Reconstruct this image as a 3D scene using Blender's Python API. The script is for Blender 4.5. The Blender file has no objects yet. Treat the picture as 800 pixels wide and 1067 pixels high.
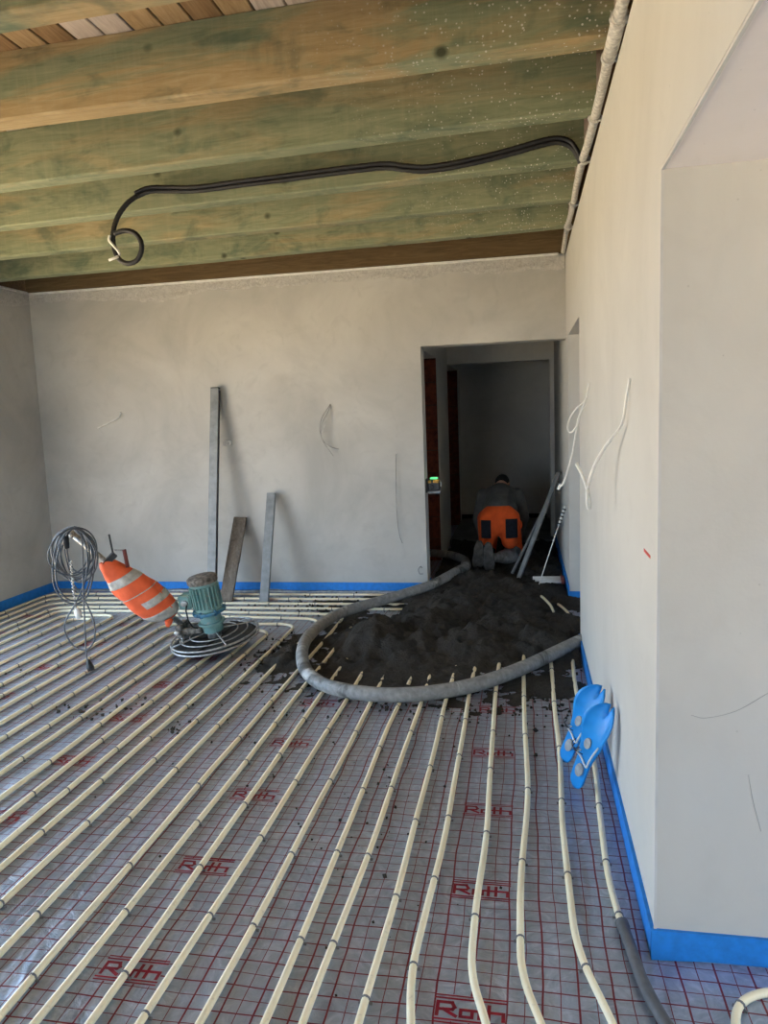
import bpy, bmesh, math, random
from mathutils import Vector, Matrix, Euler, noise

random.seed(7)
scene = bpy.context.scene
col = scene.collection
PI = math.pi

# ------------------------------------------------------------------ camera
F_PX, YAW, PITCH, ROLL, CAM_H = 774.48, -0.1894, 0.1295, 0.0383, 1.6604
fw = Vector((math.sin(YAW)*math.cos(PITCH), math.cos(YAW)*math.cos(PITCH), -math.sin(PITCH)))
rt = Vector((math.cos(YAW), -math.sin(YAW), 0))
dn = fw.cross(rt)
c_, s_ = math.cos(ROLL), math.sin(ROLL)
rt, dn = c_*rt + s_*dn, -s_*rt + c_*dn
cam_d = bpy.data.cameras.new('camera')
cam = bpy.data.objects.new('camera', cam_d)
col.objects.link(cam)
m3 = Matrix((rt, -dn, -fw)).transposed()
cam.matrix_world = Matrix.Translation((0, 0, CAM_H)) @ m3.to_4x4()
cam_d.sensor_fit = 'HORIZONTAL'
cam_d.sensor_width = 36
cam_d.lens = F_PX*36/800
cam_d.clip_start = 0.05
scene.camera = cam

# ------------------------------------------------------------------ light
scene.view_settings.view_transform = 'Standard'
scene.view_settings.look = 'None'
scene.view_settings.gamma = 1
scene.view_settings.use_curve_mapping = False
scene.view_settings.exposure = 2.38

world = bpy.data.worlds.new('sky')
scene.world = world
world.use_nodes = True
bg = world.node_tree.nodes['Background']
bg.inputs[0].default_value = (0.56, 0.76, 1.0, 1)
bg.inputs[1].default_value = 1.75

sun_d = bpy.data.lights.new('sun', 'SUN')
sun_d.energy = 11.0
sun_d.angle = 0.01
sun_d.color = (1.0, 0.90, 0.74)
sun = bpy.data.objects.new('sun', sun_d)
col.objects.link(sun)
sun.rotation_euler = (math.radians(-42), 0, 0)       # high sun behind the house, never through a window


def portal(name, loc, rot, sx, sy):
    """window opening: guides the sky light of the world through it"""
    d = bpy.data.lights.new(name, 'AREA')
    d.shape = 'RECTANGLE'
    d.size, d.size_y = sx, sy
    d.cycles.is_portal = True
    o = bpy.data.objects.new(name, d)
    o.location, o.rotation_euler = loc, rot
    col.objects.link(o)


H90 = PI/2
portal('window_portal', (-4.80, 3.05, 1.15), (0, -H90, 0), 2.3, 4.1)
portal('window_portal', (-2.9, -2.42, 1.15), (H90, 0, 0), 2.4, 2.3)
portal('window_portal', (3.44, 0.2, 1.3), (0, H90, 0), 1.6, 2.4)
portal('window_portal', (3.44, 4.2, 1.5), (0, H90, 0), 1.2, 1.4)

# ------------------------------------------------------------------ materials


class NT:
    def __init__(self, name):
        self.m = bpy.data.materials.new(name)
        self.m.use_nodes = True
        self.t = self.m.node_tree
        self.b = self.t.nodes['Principled BSDF']
        self.co = None

    def n(self, typ, **kw):
        x = self.t.nodes.new(typ)
        for k, v in kw.items():
            setattr(x, k, v)
        return x

    def l(self, a, b):
        self.t.links.new(a, b)

    def obj(self):
        if self.co is None:
            self.co = self.n('ShaderNodeTexCoord')
        return self.co.outputs['Object']

    def mapped(self, scale=(1, 1, 1), rand=False):
        mp = self.n('ShaderNodeMapping')
        mp.inputs['Scale'].default_value = scale
        src = self.obj()
        if rand:
            oi = self.n('ShaderNodeObjectInfo')
            sc = self.n('ShaderNodeVectorMath', operation='SCALE')
            sc.inputs[0].default_value = (13.1, 7.7, 5.3)
            self.l(oi.outputs['Random'], sc.inputs['Scale'])
            ad = self.n('ShaderNodeVectorMath', operation='ADD')
            self.l(src, ad.inputs[0])
            self.l(sc.outputs[0], ad.inputs[1])
            src = ad.outputs[0]
        self.l(src, mp.inputs['Vector'])
        return mp.outputs[0]

    def noise(self, vec, scale, detail=4, rough=.55, dist=0.):
        x = self.n('ShaderNodeTexNoise')
        x.inputs['Scale'].default_value = scale
        x.inputs['Detail'].default_value = detail
        x.inputs['Roughness'].default_value = rough
        x.inputs['Distortion'].default_value = dist
        self.l(vec, x.inputs['Vector'])
        return x.outputs['Fac']

    def ramp(self, fac, stops):
        x = self.n('ShaderNodeValToRGB')
        e = x.color_ramp.elements
        while len(e) < len(stops):
            e.new(0.5)
        for k, (p, c) in zip(e, stops):
            k.position = p
            k.color = (*c, 1) if len(c) == 3 else c
        self.l(fac, x.inputs[0])
        return x.outputs[0]

    def mix(self, fac, a, b, blend='MIX'):
        x = self.n('ShaderNodeMix', data_type='RGBA', blend_type=blend)
        for sock, v in ((0, fac), (6, a), (7, b)):
            if hasattr(v, 'links') or isinstance(v, bpy.types.NodeSocket):
                self.l(v, x.inputs[sock])
            elif isinstance(v, (int, float)):
                x.inputs[sock].default_value = v
            else:
                x.inputs[sock].default_value = (*v, 1)
        return x.outputs[2]

    def math(self, op, a, b=None, clamp=False):
        x = self.n('ShaderNodeMath', operation=op)
        x.use_clamp = clamp
        for i, v in enumerate((a, b)):
            if v is None:
                continue
            if isinstance(v, bpy.types.NodeSocket):
                self.l(v, x.inputs[i])
            else:
                x.inputs[i].default_value = v
        return x.outputs[0]

    def bump(self, h, strength=.3, dist=.01, normal=None):
        x = self.n('ShaderNodeBump')
        x.inputs['Strength'].default_value = strength
        x.inputs['Distance'].default_value = dist
        self.l(h, x.inputs['Height'])
        if normal is not None:
            self.l(normal, x.inputs['Normal'])
        self.l(x.outputs[0], self.b.inputs['Normal'])
        return x.outputs[0]

    def set(self, color=None, rough=None, metal=None, spec=None):
        for k, v in (('Base Color', color), ('Roughness', rough), ('Metallic', metal), ('Specular IOR Level', spec)):
            if v is None:
                continue
            if isinstance(v, bpy.types.NodeSocket):
                self.l(v, self.b.inputs[k])
            elif isinstance(v, (int, float)):
                self.b.inputs[k].default_value = v
            else:
                self.b.inputs[k].default_value = (*v, 1)
        return self


def simple(name, colr, rough=.6, metal=0., var=.12, scale=18, bump=0., rand=False, spec=None):
    k = NT(name)
    v = k.mapped(rand=rand)
    f = k.noise(v, scale)
    a = tuple(max(0, c*(1-var*1.6)) for c in colr)
    b = tuple(min(1, c*(1+var)) for c in colr)
    k.set(k.ramp(f, [(.3, a), (.7, b)]), rough, metal, spec)
    if bump:
        k.bump(k.noise(v, scale*4), bump, .004)
    return k.m


M = {}


def plaster(name, c, blot=.10, stain=.25):
    k = NT(name)
    v = k.mapped()
    big = k.noise(v, 1.1, 5, .6, .6)
    mid = k.noise(v, 5.5, 5, .6, 1.2)
    lo = tuple(x*(1-blot) for x in c)
    hi = tuple(min(1, x*(1+blot*.6)) for x in c)
    base = k.ramp(big, [(.32, lo), (.66, hi)])
    st = k.ramp(mid, [(.52, (0, 0, 0)), (.74, (1, 1, 1))])
    base = k.mix(k.math('MULTIPLY', st, stain), base, tuple(x*.80 for x in c))
    sp = k.n('ShaderNodeTexVoronoi')
    sp.inputs['Scale'].default_value = 16
    k.l(v, sp.inputs['Vector'])
    spk = k.ramp(sp.outputs['Distance'], [(.035, (1, 1, 1)), (.055, (0, 0, 0))])
    base = k.mix(k.math('MULTIPLY', spk, .35), base, tuple(x*.55 for x in c))
    k.set(base, .92, 0, .25)
    fine = k.noise(v, 90, 3)
    wav = k.noise(v, 7, 3, .5, .8)
    h = k.math('ADD', k.math('MULTIPLY', fine, .25), wav)
    k.bump(h, .28, .006)
    return k.m


M['plaster'] = plaster('lime plaster', (.50, .485, .45), .17, .45)
M['plaster_r'] = plaster('smooth plaster', (.575, .562, .525), .07, .2)
M['plaster_dark'] = plaster('hall render', (.74, .715, .66))
M['soffit'] = plaster('soffit board', (.78, .735, .72), .04, .2)


def rough_plaster():
    k = NT('rough plaster rim')
    v = k.mapped()
    f = k.noise(v, 30, 6, .7, 1.5)
    k.set(k.ramp(f, [(.3, (.42, .405, .375)), (.7, (.66, .64, .60))]), .95, 0, .2)
    k.bump(f, .9, .015)
    return k.m


M['rough'] = rough_plaster()


def foil():
    k = NT('foil with printed grid')
    v = k.obj()
    nz = k.n('ShaderNodeTexNoise')
    nz.inputs['Scale'].default_value = 2.6
    nz.inputs['Detail'].default_value = 2
    k.l(v, nz.inputs['Vector'])
    sub = k.n('ShaderNodeVectorMath', operation='SUBTRACT')
    sub.inputs[1].default_value = (.5, .5, .5)
    k.l(nz.outputs['Color'], sub.inputs[0])
    scl = k.n('ShaderNodeVectorMath', operation='SCALE')
    scl.inputs['Scale'].default_value = .030
    k.l(sub.outputs[0], scl.inputs[0])
    add = k.n('ShaderNodeVectorMath', operation='ADD')
    k.l(v, add.inputs[0])
    k.l(scl.outputs[0], add.inputs[1])
    sep = k.n('ShaderNodeSeparateXYZ')
    k.l(add.outputs[0], sep.inputs[0])

    def lines(c, off, period, width):
        a = k.math('ADD', c, off+500*period)
        a = k.math('MODULO', a, period)
        a = k.math('ABSOLUTE', k.math('SUBTRACT', a, period/2))
        return k.math('GREATER_THAN', a, period/2-width/2)
    X, Y = sep.outputs[0], sep.outputs[1]
    ls = [lines(X, .07, .1, .0058), lines(X, .07, .05, .0027), lines(Y, .02, .1, .0050), lines(Y, .02, .05, .0029)]
    g = ls[0]
    for q in ls[1:]:
        g = k.math('MAXIMUM', g, q)
    # the print leaves a blank field around each logo
    bx = k.math('LESS_THAN', k.math('MODULO', k.math('ADD', X, .268+1.035*10), 1.035), .196)
    by = k.math('LESS_THAN', k.math('MODULO', k.math('SUBTRACT', Y, 1.838-.535*10), .535), .094)
    blank = k.math('MULTIPLY', k.math('MULTIPLY', bx, by), k.math('GREATER_THAN', X, -1.5))
    g = k.math('MULTIPLY', g, k.math('SUBTRACT', 1.0, blank))
    wear = k.ramp(k.noise(v, 9, 3), [(.25, (.85,)*3), (.45, (1,)*3)])
    g = k.math('MULTIPLY', g, wear)
    cr = k.noise(v, 11, 5, .62, 2.2)
    br = k.noise(v, 1.3, 3)
    basec = k.ramp(cr, [(.3, (.27, .325, .42)), (.55, (.37, .435, .55)), (.75, (.54, .61, .74))])  # silver tones tinted blue, putting some sky reflection into the colour
    basec = k.mix(k.math('MULTIPLY', k.ramp(br, [(.45, (0,)*3), (.7, (1,)*3)]), .35), basec, (.37, .40, .47))
    dust = k.ramp(k.noise(v, 3.3, 6, .7), [(.5, (0,)*3), (.72, (1,)*3)])
    basec = k.mix(k.math('MULTIPLY', dust, .3), basec, (.42, .40, .385))
    colr = k.mix(g, basec, (.165, .003, .018))
    k.set(colr, k.math('ADD', k.math('MULTIPLY', cr, .28), .22), k.math('SUBTRACT', .42, k.math('MULTIPLY', g, .42)), .5)
    wav = k.noise(k.mapped((3.2, .7, 1)), 2.2, 3, .5, .4)
    h = k.math('ADD', k.math('MULTIPLY', wav, 2.2), k.math('MULTIPLY', cr, .35))
    k.bump(h, .55, .02)
    return k.m


M['foil'] = foil()


def pipe_mat():
    k = NT('cream pipe')
    v = k.obj()
    f = k.noise(v, 4, 5, .6)
    d = k.noise(v, 55, 4, .6)
    c = k.ramp(f, [(.3, (.86, .75, .50)), (.6, (.95, .87, .63)), (.8, (.95, .90, .74))])
    c = k.mix(k.math('MULTIPLY', k.ramp(d, [(.6, (0,)*3), (.75, (1,)*3)]), .35), c, (.36, .31, .25))
    k.set(c, .42)
    return k.m


M['pipe'] = pipe_mat()
M['clip'] = simple('grey clip', (.17, .17, .18), .6)
M['tape'] = simple('blue foam strip', (.012, .215, .66), .6, 0, .10, 30, .1)
M['red'] = simple('red print', (.27, .005, .025), .5, 0, .25, 30)


def beam_mat(name, warm, lo):
    k = NT(name)
    v = k.mapped((.55, 6, 6), True)
    v1 = k.mapped((1, 1.6, 1.6), True)
    g = k.noise(v, 5, 8, .68, 1.4)
    big = k.noise(k.mapped((.5, 1, 3.2), True), 1.5, 5, .62, .8)
    c1 = k.ramp(g, [(.22, (.155, .180, .105)), (.5, (.235, .255, .155)), (.78, (.33, .335, .21))])
    c2 = k.ramp(g, [(.22, (.29, .195, .095)), (.55, (.43, .305, .155)), (.8, (.53, .42, .25))])
    f = k.ramp(big, [(lo, (0,)*3), (lo+.13, (1,)*3)])
    c = k.mix(k.math('MULTIPLY', f, warm), c1, c2)
    saw = k.ramp(k.noise(k.mapped((13, 5, .9), True), 2.2, 4, .7), [(.5, (0,)*3), (.68, (1,)*3)])
    c = k.mix(k.math('MULTIPLY', saw, .16), c, (.44, .39, .25))
    bl = k.ramp(k.noise(v1, 3.4, 4, .6, .5), [(.52, (0,)*3), (.68, (1,)*3)])
    c = k.mix(k.math('MULTIPLY', bl, .55), c, (.055, .095, .068))
    vo = k.n('ShaderNodeTexVoronoi')
    vo.inputs['Scale'].default_value = 3.1
    k.l(k.mapped((1, 1, 1.15), True), vo.inputs['Vector'])
    kn = k.ramp(vo.outputs['Distance'], [(.045, (1,)*3), (.11, (0,)*3)])
    c = k.mix(k.math('MULTIPLY', kn, .85), c, (.035, .040, .022))
    # plaster splashes, denser towards the right wall
    vs = k.n('ShaderNodeTexVoronoi')
    vs.inputs['Scale'].default_value = 52
    k.l(k.mapped(), vs.inputs['Vector'])
    sp = k.ramp(vs.outputs['Distance'], [(.19, (1,)*3), (.24, (0,)*3)])
    sx = k.n('ShaderNodeSeparateXYZ')
    k.l(k.obj(), sx.inputs[0])
    near = k.math('MULTIPLY', k.math('ADD', sx.outputs[0], 1.0, True), .9, True)
    pick = k.math('GREATER_THAN', k.noise(k.mapped((1, 1, 1), True), 17, 2), .50)
    c = k.mix(k.math('MULTIPLY', k.math('MULTIPLY', sp, near), pick), c, (.62, .59, .52))
    k.set(c, .85, 0, .2)
    k.bump(g, .35, .006)
    return k.m


M['beam'] = beam_mat('green treated timber', .5, .50)
M['beam_warm'] = beam_mat('orange green timber', .9, .42)


def wood(name, a, b, axis=1):
    k = NT(name)
    s = [7, 7, 7]
    s[axis] = .6
    v = k.mapped(tuple(s), True)
    g = k.noise(v, 4, 8, .7, 1.6)
    k.set(k.ramp(g, [(.28, a), (.7, b)]), .85, 0, .2)
    k.bump(g, .4, .004)
    return k.m


M['deck_a'] = wood('deck plank tan', (.25, .155, .075), (.47, .32, .17))
M['deck_b'] = wood('deck plank pale', (.42, .33, .27), (.66, .56, .48))
M['deck_c'] = wood('deck plank brown', (.17, .095, .042), (.32, .20, .10))
M['brown'] = wood('brown plank', (.075, .048, .022), (.16, .11, .055), 0)
M['oldwood'] = wood('weathered board', (.10, .080, .062), (.27, .225, .18), 2)


def concrete():
    k = NT('wet screed')
    v = k.obj()
    f = k.noise(v, 26, 7, .7, .6)
    g = k.noise(v, 3, 3)
    c = k.ramp(f, [(.25, (.017, .015, .0125)), (.7, (.050, .045, .038))])
    c = k.mix(k.math('MULTIPLY', g, .4), c, (.040, .036, .030))
    k.set(c, .82, 0, .3)
    h = k.math('ADD', f, k.math('MULTIPLY', k.noise(v, 110, 3), .5))
    k.bump(h, .9, .016)
    return k.m


M['conc'] = concrete()
M['slab'] = simple('fresh screed', (.20, .20, .195), .8, 0, .15, 5, .15)
M['dark'] = simple('dark foam', (.02, .02, .022), .9)


def hose_mat():
    k = NT('grey rubber hose')
    v = k.obj()
    f = k.noise(v, 2.6, 5, .65, .6)
    d = k.noise(v, 30, 4)
    c = k.ramp(d, [(.3, (.20, .203, .20)), (.7, (.34, .345, .34))])
    c = k.mix(k.ramp(f, [(.55, (0,)*3), (.62, (.85,)*3)]), c, (.055, .053, .05))
    f2 = k.noise(v, 5.2, 5, .65, .6)
    c = k.mix(k.ramp(f2, [(.58, (0,)*3), (.66, (.7,)*3)]), c, (.58, .585, .57))
    k.set(c, .6, 0, .35)
    k.bump(d, .15, .003)
    return k.m


M['hose'] = hose_mat()
M['alu'] = simple('aluminium', (.25, .26, .26), .55, .25, .15, 14, .05)
M['alu_dark'] = simple('aluminium edge', (.05, .05, .052), .6, .2)
M['steel'] = simple('galvanised steel', (.42, .42, .41), .45, .6, .3, 40, .1)
M['black'] = simple('black rubber', (.012, .012, .013), .55, 0, .3)
M['blackpan'] = simple('black pan', (.018, .018, .018), .65, 0, .5, 9)


def teal():
    k = NT('chipped teal paint')
    v = k.obj()
    f = k.noise(v, 26, 6, .7)
    c = k.ramp(k.noise(v, 8), [(.3, (.13, .27, .26)), (.7, (.24, .42, .40))])
    c = k.mix(k.ramp(f, [(.56, (0,)*3), (.66, (.8,)*3)]), c, (.33, .31, .28))
    k.set(c, .6)
    k.bump(f, .3, .003)
    return k.m


M['teal'] = teal()
M['tealblue'] = simple('blue paint', (.05, .19, .31), .6, 0, .4, 30)
M['grime'] = simple('cement grime', (.20, .18, .155), .9, 0, .5, 45, .4)
M['orange'] = simple('hi-vis orange', (1.0, .15, .05), .75, 0, .12, 12, .1)
M['reflect'] = simple('reflective stripe', (.52, .51, .47), .5, .1, .2, 25)
M['redgrip'] = simple('red grip', (.22, .05, .04), .6)
M['cable'] = simple('grey cable', (.10, .11, .125), .5, 0, .15)
M['white'] = simple('white plastic', (.72, .71, .67), .5, 0, .08)
M['paintpipe'] = simple('splashed conduit', (.60, .575, .53), .8, 0, .25, 60, .4)
M['pencil'] = simple('pencil', (.36, .355, .34), .8)
M['redmark'] = simple('red marker', (.62, .06, .04), .6)
M['bead'] = simple('corner bead', (.58, .575, .56), .7, 0, .06, 8)
M['blue'] = simple('blue plastic', (.010, .27, .72), .42, 0, .10, 9)
M['foam'] = simple('worn foam', (.33, .345, .35), .9, 0, .2, 30)
M['brick'] = simple('clay block', (.20, .045, .022), .9, 0, .3, 20, .4, True)
M['brickdark'] = simple('mortar', (.11, .05, .035), .95, 0, .3, 20)
M['sleeve'] = simple('grey sleeve', (.10, .105, .115), .6, 0, .15, 30)
M['skin'] = simple('skin', (.52, .30, .21), .55, 0, .06)
M['shirt'] = simple('grey cotton shirt', (.135, .130, .122), .95, 0, .15, 14, .2)
M['work_orange'] = simple('orange work cloth', (1.0, .13, .022), .85, 0, .10, 16, .2)
M['navy'] = simple('navy cloth', (.012, .013, .022), .9, 0, .3, 30)
M['greycloth'] = simple('dusty grey cloth', (.24, .25, .26), .95, 0, .3, 22, .3)
M['shoe'] = simple('dusty shoe', (.12, .115, .11), .85, 0, .3, 30)
M['sole'] = simple('rubber sole', (.125, .118, .11), .85, 0, .3, 20, .3)
M['hair'] = simple('dark hair', (.012, .011, .010), .8)
M['yellow'] = simple('yellow plastic', (.55, .27, .03), .5)
M['sand'] = simple('dry ground', (.58, .45, .28), .95, 0, .15, 2)
M['wirewhite'] = simple('white cable sheath', (.78, .77, .72), .45, 0, .06)
M['wiregrey'] = simple('dusty wire', (.30, .29, .27), .7, 0, .2)
g_ = NT('green laser window')
g_.b.inputs['Emission Color'].default_value = (.15, 1, .35, 1)
g_.b.inputs['Emission Strength'].default_value = .15
g_.set((.1, .6, .25), .4)
M['laser'] = g_.m

# ------------------------------------------------------------------ mesh helpers


class MB:
    """collects vertices and faces (world coordinates) and links them as ONE mesh object"""

    def __init__(self):
        self.v, self.f = [], []

    def add(self, vs, fs):
        o = len(self.v)
        self.v += [Vector(p) for p in vs]
        self.f += [tuple(i+o for i in q) for q in fs]
        return self

    def box(self, x0, x1, y0, y1, z0, z1, mat=None):
        vs = [Vector((x, y, z)) for z in (z0, z1) for y in (y0, y1) for x in (x0, x1)]
        if mat is not None:
            vs = [mat @ p for p in vs]
        return self.add(vs, [(0, 2, 3, 1), (4, 5, 7, 6), (0, 1, 5, 4), (2, 6, 7, 3), (0, 4, 6, 2), (1, 3, 7, 5)])

    def rbox(self, x0, x1, y0, y1, z0, z1, b=.004, mat=None):
        """box with chamfered edges"""
        bm = bmesh.new()
        bmesh.ops.create_cube(bm, size=1)
        bmesh.ops.scale(bm, vec=(x1-x0, y1-y0, z1-z0), verts=bm.verts)
        bmesh.ops.bevel(bm, geom=bm.edges[:], offset=b, segments=1, affect='EDGES', profile=.5)
        bmesh.ops.translate(bm, vec=((x0+x1)/2, (y0+y1)/2, (z0+z1)/2), verts=bm.verts)
        if mat is not None:
            bmesh.ops.transform(bm, matrix=mat, verts=bm.verts)
        bm.verts.ensure_lookup_table()
        self.add([p.co.copy() for p in bm.verts], [[w.index for w in q.verts] for q in bm.faces])
        bm.free()
        return self

    def tube(self, pts, r, n=8, cap=True, flat=None):
        pts = [Vector(p) for p in pts]
        rs = r if isinstance(r, (list, tuple)) else [r]*len(pts)
        t0 = (pts[1]-pts[0]).normalized()
        up = Vector((0, 0, 1)) if abs(t0.z) < .9 else Vector((0, 1, 0))
        nx = t0.cross(up).normalized()
        vs, fs = [], []
        for i, p in enumerate(pts):
            a = pts[max(i-1, 0)]
            b = pts[min(i+1, len(pts)-1)]
            t = (b-a).normalized()
            nx = (nx - t*nx.dot(t)).normalized()
            ny = t.cross(nx)
            for j in range(n):
                an = 2*PI*j/n
                vs.append(p + (nx*math.cos(an) + ny*math.sin(an))*rs[i])
        for i in range(len(pts)-1):
            for j in range(n):
                k = (j+1) % n
                fs.append((i*n+j, i*n+k, (i+1)*n+k, (i+1)*n+j))
        if cap:
            fs.append(tuple(range(n))[::-1])
            fs.append(tuple(range((len(pts)-1)*n, len(pts)*n)))
        return self.add(vs, fs)

    def lathe(self, prof, n=24, mat=None, cap=True):
        vs, fs = [], []
        for r, z in prof:
            for j in range(n):
                a = 2*PI*j/n
                p = Vector((r*math.cos(a), r*math.sin(a), z))
                vs.append(mat @ p if mat is not None else p)
        for i in range(len(prof)-1):
            for j in range(n):
                k = (j+1) % n
                fs.append((i*n+j, i*n+k, (i+1)*n+k, (i+1)*n+j))
        if cap:
            fs.append(tuple(range(n))[::-1])
            fs.append(tuple(range((len(prof)-1)*n, len(prof)*n)))
        return self.add(vs, fs)

    def torus(self, R, r, z, n=48, m=6, mat=None, a0=0, a1=2*PI):
        full = abs(a1-a0-2*PI) < 1e-6
        cnt = n if full else n+1
        vs, fs = [], []
        for i in range(cnt):
            a = a0 + (a1-a0)*i/n
            for j in range(m):
                b = 2*PI*j/m
                p = Vector(((R+r*math.cos(b))*math.cos(a), (R+r*math.cos(b))*math.sin(a), z+r*math.sin(b)))
                vs.append(mat @ p if mat is not None else p)
        for i in range(n):
            k = (i+1) % cnt
            for j in range(m):
                q = (j+1) % m
                fs.append((i*m+j, k*m+j, k*m+q, i*m+q))
        return self.add(vs, fs)

    def ell(self, c, rad, n=12, mat=None):
        vs, fs = [], []
        c = Vector(c)
        m = n//2+2
        for i in range(m):
            th = PI*(i+.02)/(m-1+.04)
            for j in range(n):
                a = 2*PI*j/n
                p = Vector((rad[0]*math.sin(th)*math.cos(a), rad[1]*math.sin(th)*math.sin(a), rad[2]*math.cos(th)))
                if mat is not None:
                    p = mat @ p
                vs.append(c+p)
        for i in range(m-1):
            for j in range(n):
                k = (j+1) % n
                fs.append((i*n+j, (i+1)*n+j, (i+1)*n+k, i*n+k))
        fs.append(tuple(range(n)))
        fs.append(tuple(range((m-1)*n, m*n))[::-1])
        return self.add(vs, fs)

    def caps(self, p0, r0, p1, r1, n=14):
        """tapered capsule"""
        p0, p1 = Vector(p0), Vector(p1)
        d = (p1-p0).normalized()
        pts, rs = [], []
        for k in range(5):
            a = H90*(k+.15)/5.15
            pts.append(p0-d*r0*math.cos(a)); rs.append(r0*math.sin(a))
        for k in range(5):
            a = H90*(k)/5.15
            pts.append(p1+d*r1*math.sin(a)); rs.append(r1*math.cos(a))
        return self.tube(pts, rs, n)

    def mesh(self, name, mat, origin=(0, 0, 0), smooth=False):
        o = Vector(origin)
        me = bpy.data.meshes.new(name)
        me.from_pydata([tuple(p-o) for p in self.v], [], self.f)
        me.update()
        bm = bmesh.new()
        bm.from_mesh(me)
        bmesh.ops.recalc_face_normals(bm, faces=bm.faces)
        bm.to_mesh(me)
        bm.free()
        me.materials.append(mat)
        if smooth:
            me.polygons.foreach_set('use_smooth', [True]*len(me.polygons))
        return me

    def build(self, name, mat, parent=None, smooth=False, origin=None):
        if origin is None:
            origin = world_loc(parent) if parent else (0, 0, 0)
        o = bpy.data.objects.new(name, self.mesh(name, mat, origin, smooth))
        col.objects.link(o)
        if parent:
            o.parent = parent
        else:
            o.location = origin
        return o


def world_loc(o):
    p = Vector((0, 0, 0))
    while o:
        p += o.location
        o = o.parent
    return p


def tag(o, label, cat=None, group=None, kind=None):
    o['label'] = label
    if cat:
        o['category'] = cat
    if group:
        o['group'] = group
    if kind:
        o['kind'] = kind
    return o


def thing(name, loc, label, cat, group=None):
    o = bpy.data.objects.new(name, None)
    o.empty_display_size = .1
    col.objects.link(o)
    o.location = loc
    return tag(o, label, cat, group)


def struct(name, mb, mat, label, smooth=False):
    o = mb.build(name, mat, None, smooth)
    o['kind'] = 'structure'
    o['label'] = label
    return o


def catmull(P, k=8):
    P = [Vector(p) for p in P]
    Q = [2*P[0]-P[1]] + P + [2*P[-1]-P[-2]]
    out = []
    for i in range(1, len(Q)-2):
        a, b, c, d = Q[i-1:i+3]
        for j in range(k):
            t = j/k
            out.append(.5*((2*b) + (c-a)*t + (2*a-5*b+4*c-d)*t*t + (3*b-a-3*c+d)*t*t*t))
    out.append(P[-1])
    return out


def fillet(P, r, k=6):
    P = [Vector(p) for p in P]
    out = [P[0]]
    for i in range(1, len(P)-1):
        a = (P[i-1]-P[i]); b = (P[i+1]-P[i])
        q = min(r, a.length*.49, b.length*.49)
        A, B = P[i]+a.normalized()*q, P[i]+b.normalized()*q
        for j in range(k+1):
            t = j/k
            out.append(A*(1-t)**2 + P[i]*2*t*(1-t) + B*t*t)
    out.append(P[-1])
    return out


def resample(P, step):
    out = [P[0]]
    for a, b in zip(P, P[1:]):
        n = max(1, int((b-a).length/step))
        for i in range(1, n+1):
            out.append(a.lerp(b, i/n))
    return out


def remesh(mb, name, mat, parent, voxel=.012, it=4, fac=.6):
    """fuses overlapping shapes into one continuous surface"""
    o = mb.build('tmp', mat, parent)
    a = o.modifiers.new('r', 'REMESH')
    a.mode = 'VOXEL'
    a.voxel_size = voxel
    b = o.modifiers.new('s', 'SMOOTH')
    b.iterations = it
    b.factor = fac
    dg = bpy.context.evaluated_depsgraph_get()
    me = bpy.data.meshes.new_from_object(o.evaluated_get(dg))
    old = o.data
    o.modifiers.clear()
    o.data = me
    bpy.data.meshes.remove(old)
    me.name = name
    o.name = name
    if not me.materials:
        me.materials.append(mat)
    me.polygons.foreach_set('use_smooth', [True]*len(me.polygons))
    return o


def orient(loc, direction, roll_ref=(0, 0, 1)):
    """matrix whose local Z runs along direction"""
    z = Vector(direction).normalized()
    x = Vector(roll_ref).cross(z)
    x = x.normalized() if x.length > 1e-4 else Vector((1, 0, 0))
    y = z.cross(x)
    m = Matrix((x, y, z)).transposed().to_4x4()
    m.translation = Vector(loc)
    return m


# ------------------------------------------------------------------ room shell
XL, XR, YB, ZC = -4.765, .367, 6.756, 2.967
YN, ZO, ZD, XD = 2.163, 2.275, 2.26, -.905

floor = struct('floor', MB().box(XL, 3.4, -2.4, 11.2, -.12, 0), M['foil'],
               'silver insulation foil printed with a red grid under the heating pipes')
struct('ground', MB().box(-40, 40, -40, 40, -.30, -.125), M['sand'], 'dry pale ground outside the house')

w = MB()
w.box(XL-.3, XL, -2.7, 1.0, 0, 3.3).box(XL-.3, XL, 5.1, 7.0, 0, ZC).box(XL-.3, XL, 1.0, 5.1, 2.3, ZC)
struct('wall_left', w, M['plaster'], 'grey plastered wall in shade at the left edge')
w = MB()
w.box(XL, XD, YB, 6.97, 0, ZC).box(XD, XR+.01, YB, 6.97, ZD, ZC)
struct('wall_back', w, M['plaster'], 'blotchy grey plastered back wall with the hallway opening')
w = MB()
w.box(XR, .6, YN, 5.2, 0, ZC).box(XR, .6, 5.2, 6.46, ZD, ZC).box(XR, .6, 6.46, 11.4, 0, ZC)
w.box(.6, 3.4, YN, 2.4, 0, ZC).box(XR, 3.4, -2.4, YN, ZO+.012, ZC)
struct('wall_right', w, M['plaster_r'], 'pale smooth plastered wall on the right with an outer corner')
struct('ceiling_alcove', MB().box(XR+.004, 3.4, -2.4, YN, ZO, ZO+.012), M['soffit'],
       'pinkish grey soffit over the opening at top right')
w = MB()
w.box(XL-.3, -4.1, -2.7, -2.4, 0, 3.3).box(-1.7, 3.7, -2.7, -2.4, 0, 3.3).box(-4.1, -1.7, -2.7, -2.4, 2.3, 3.3)
struct('wall_near', w, M['plaster'], 'plastered wall behind the camera with a terrace door opening')
w = MB()
X0, X1 = 3.4, 3.7
w.box(X0, X1, -2.4, -1.0, 0, 3.3).box(X0, X1, 1.4, 3.5, 0, 3.3).box(X0, X1, 4.9, 7.2, 0, 3.3)
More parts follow.
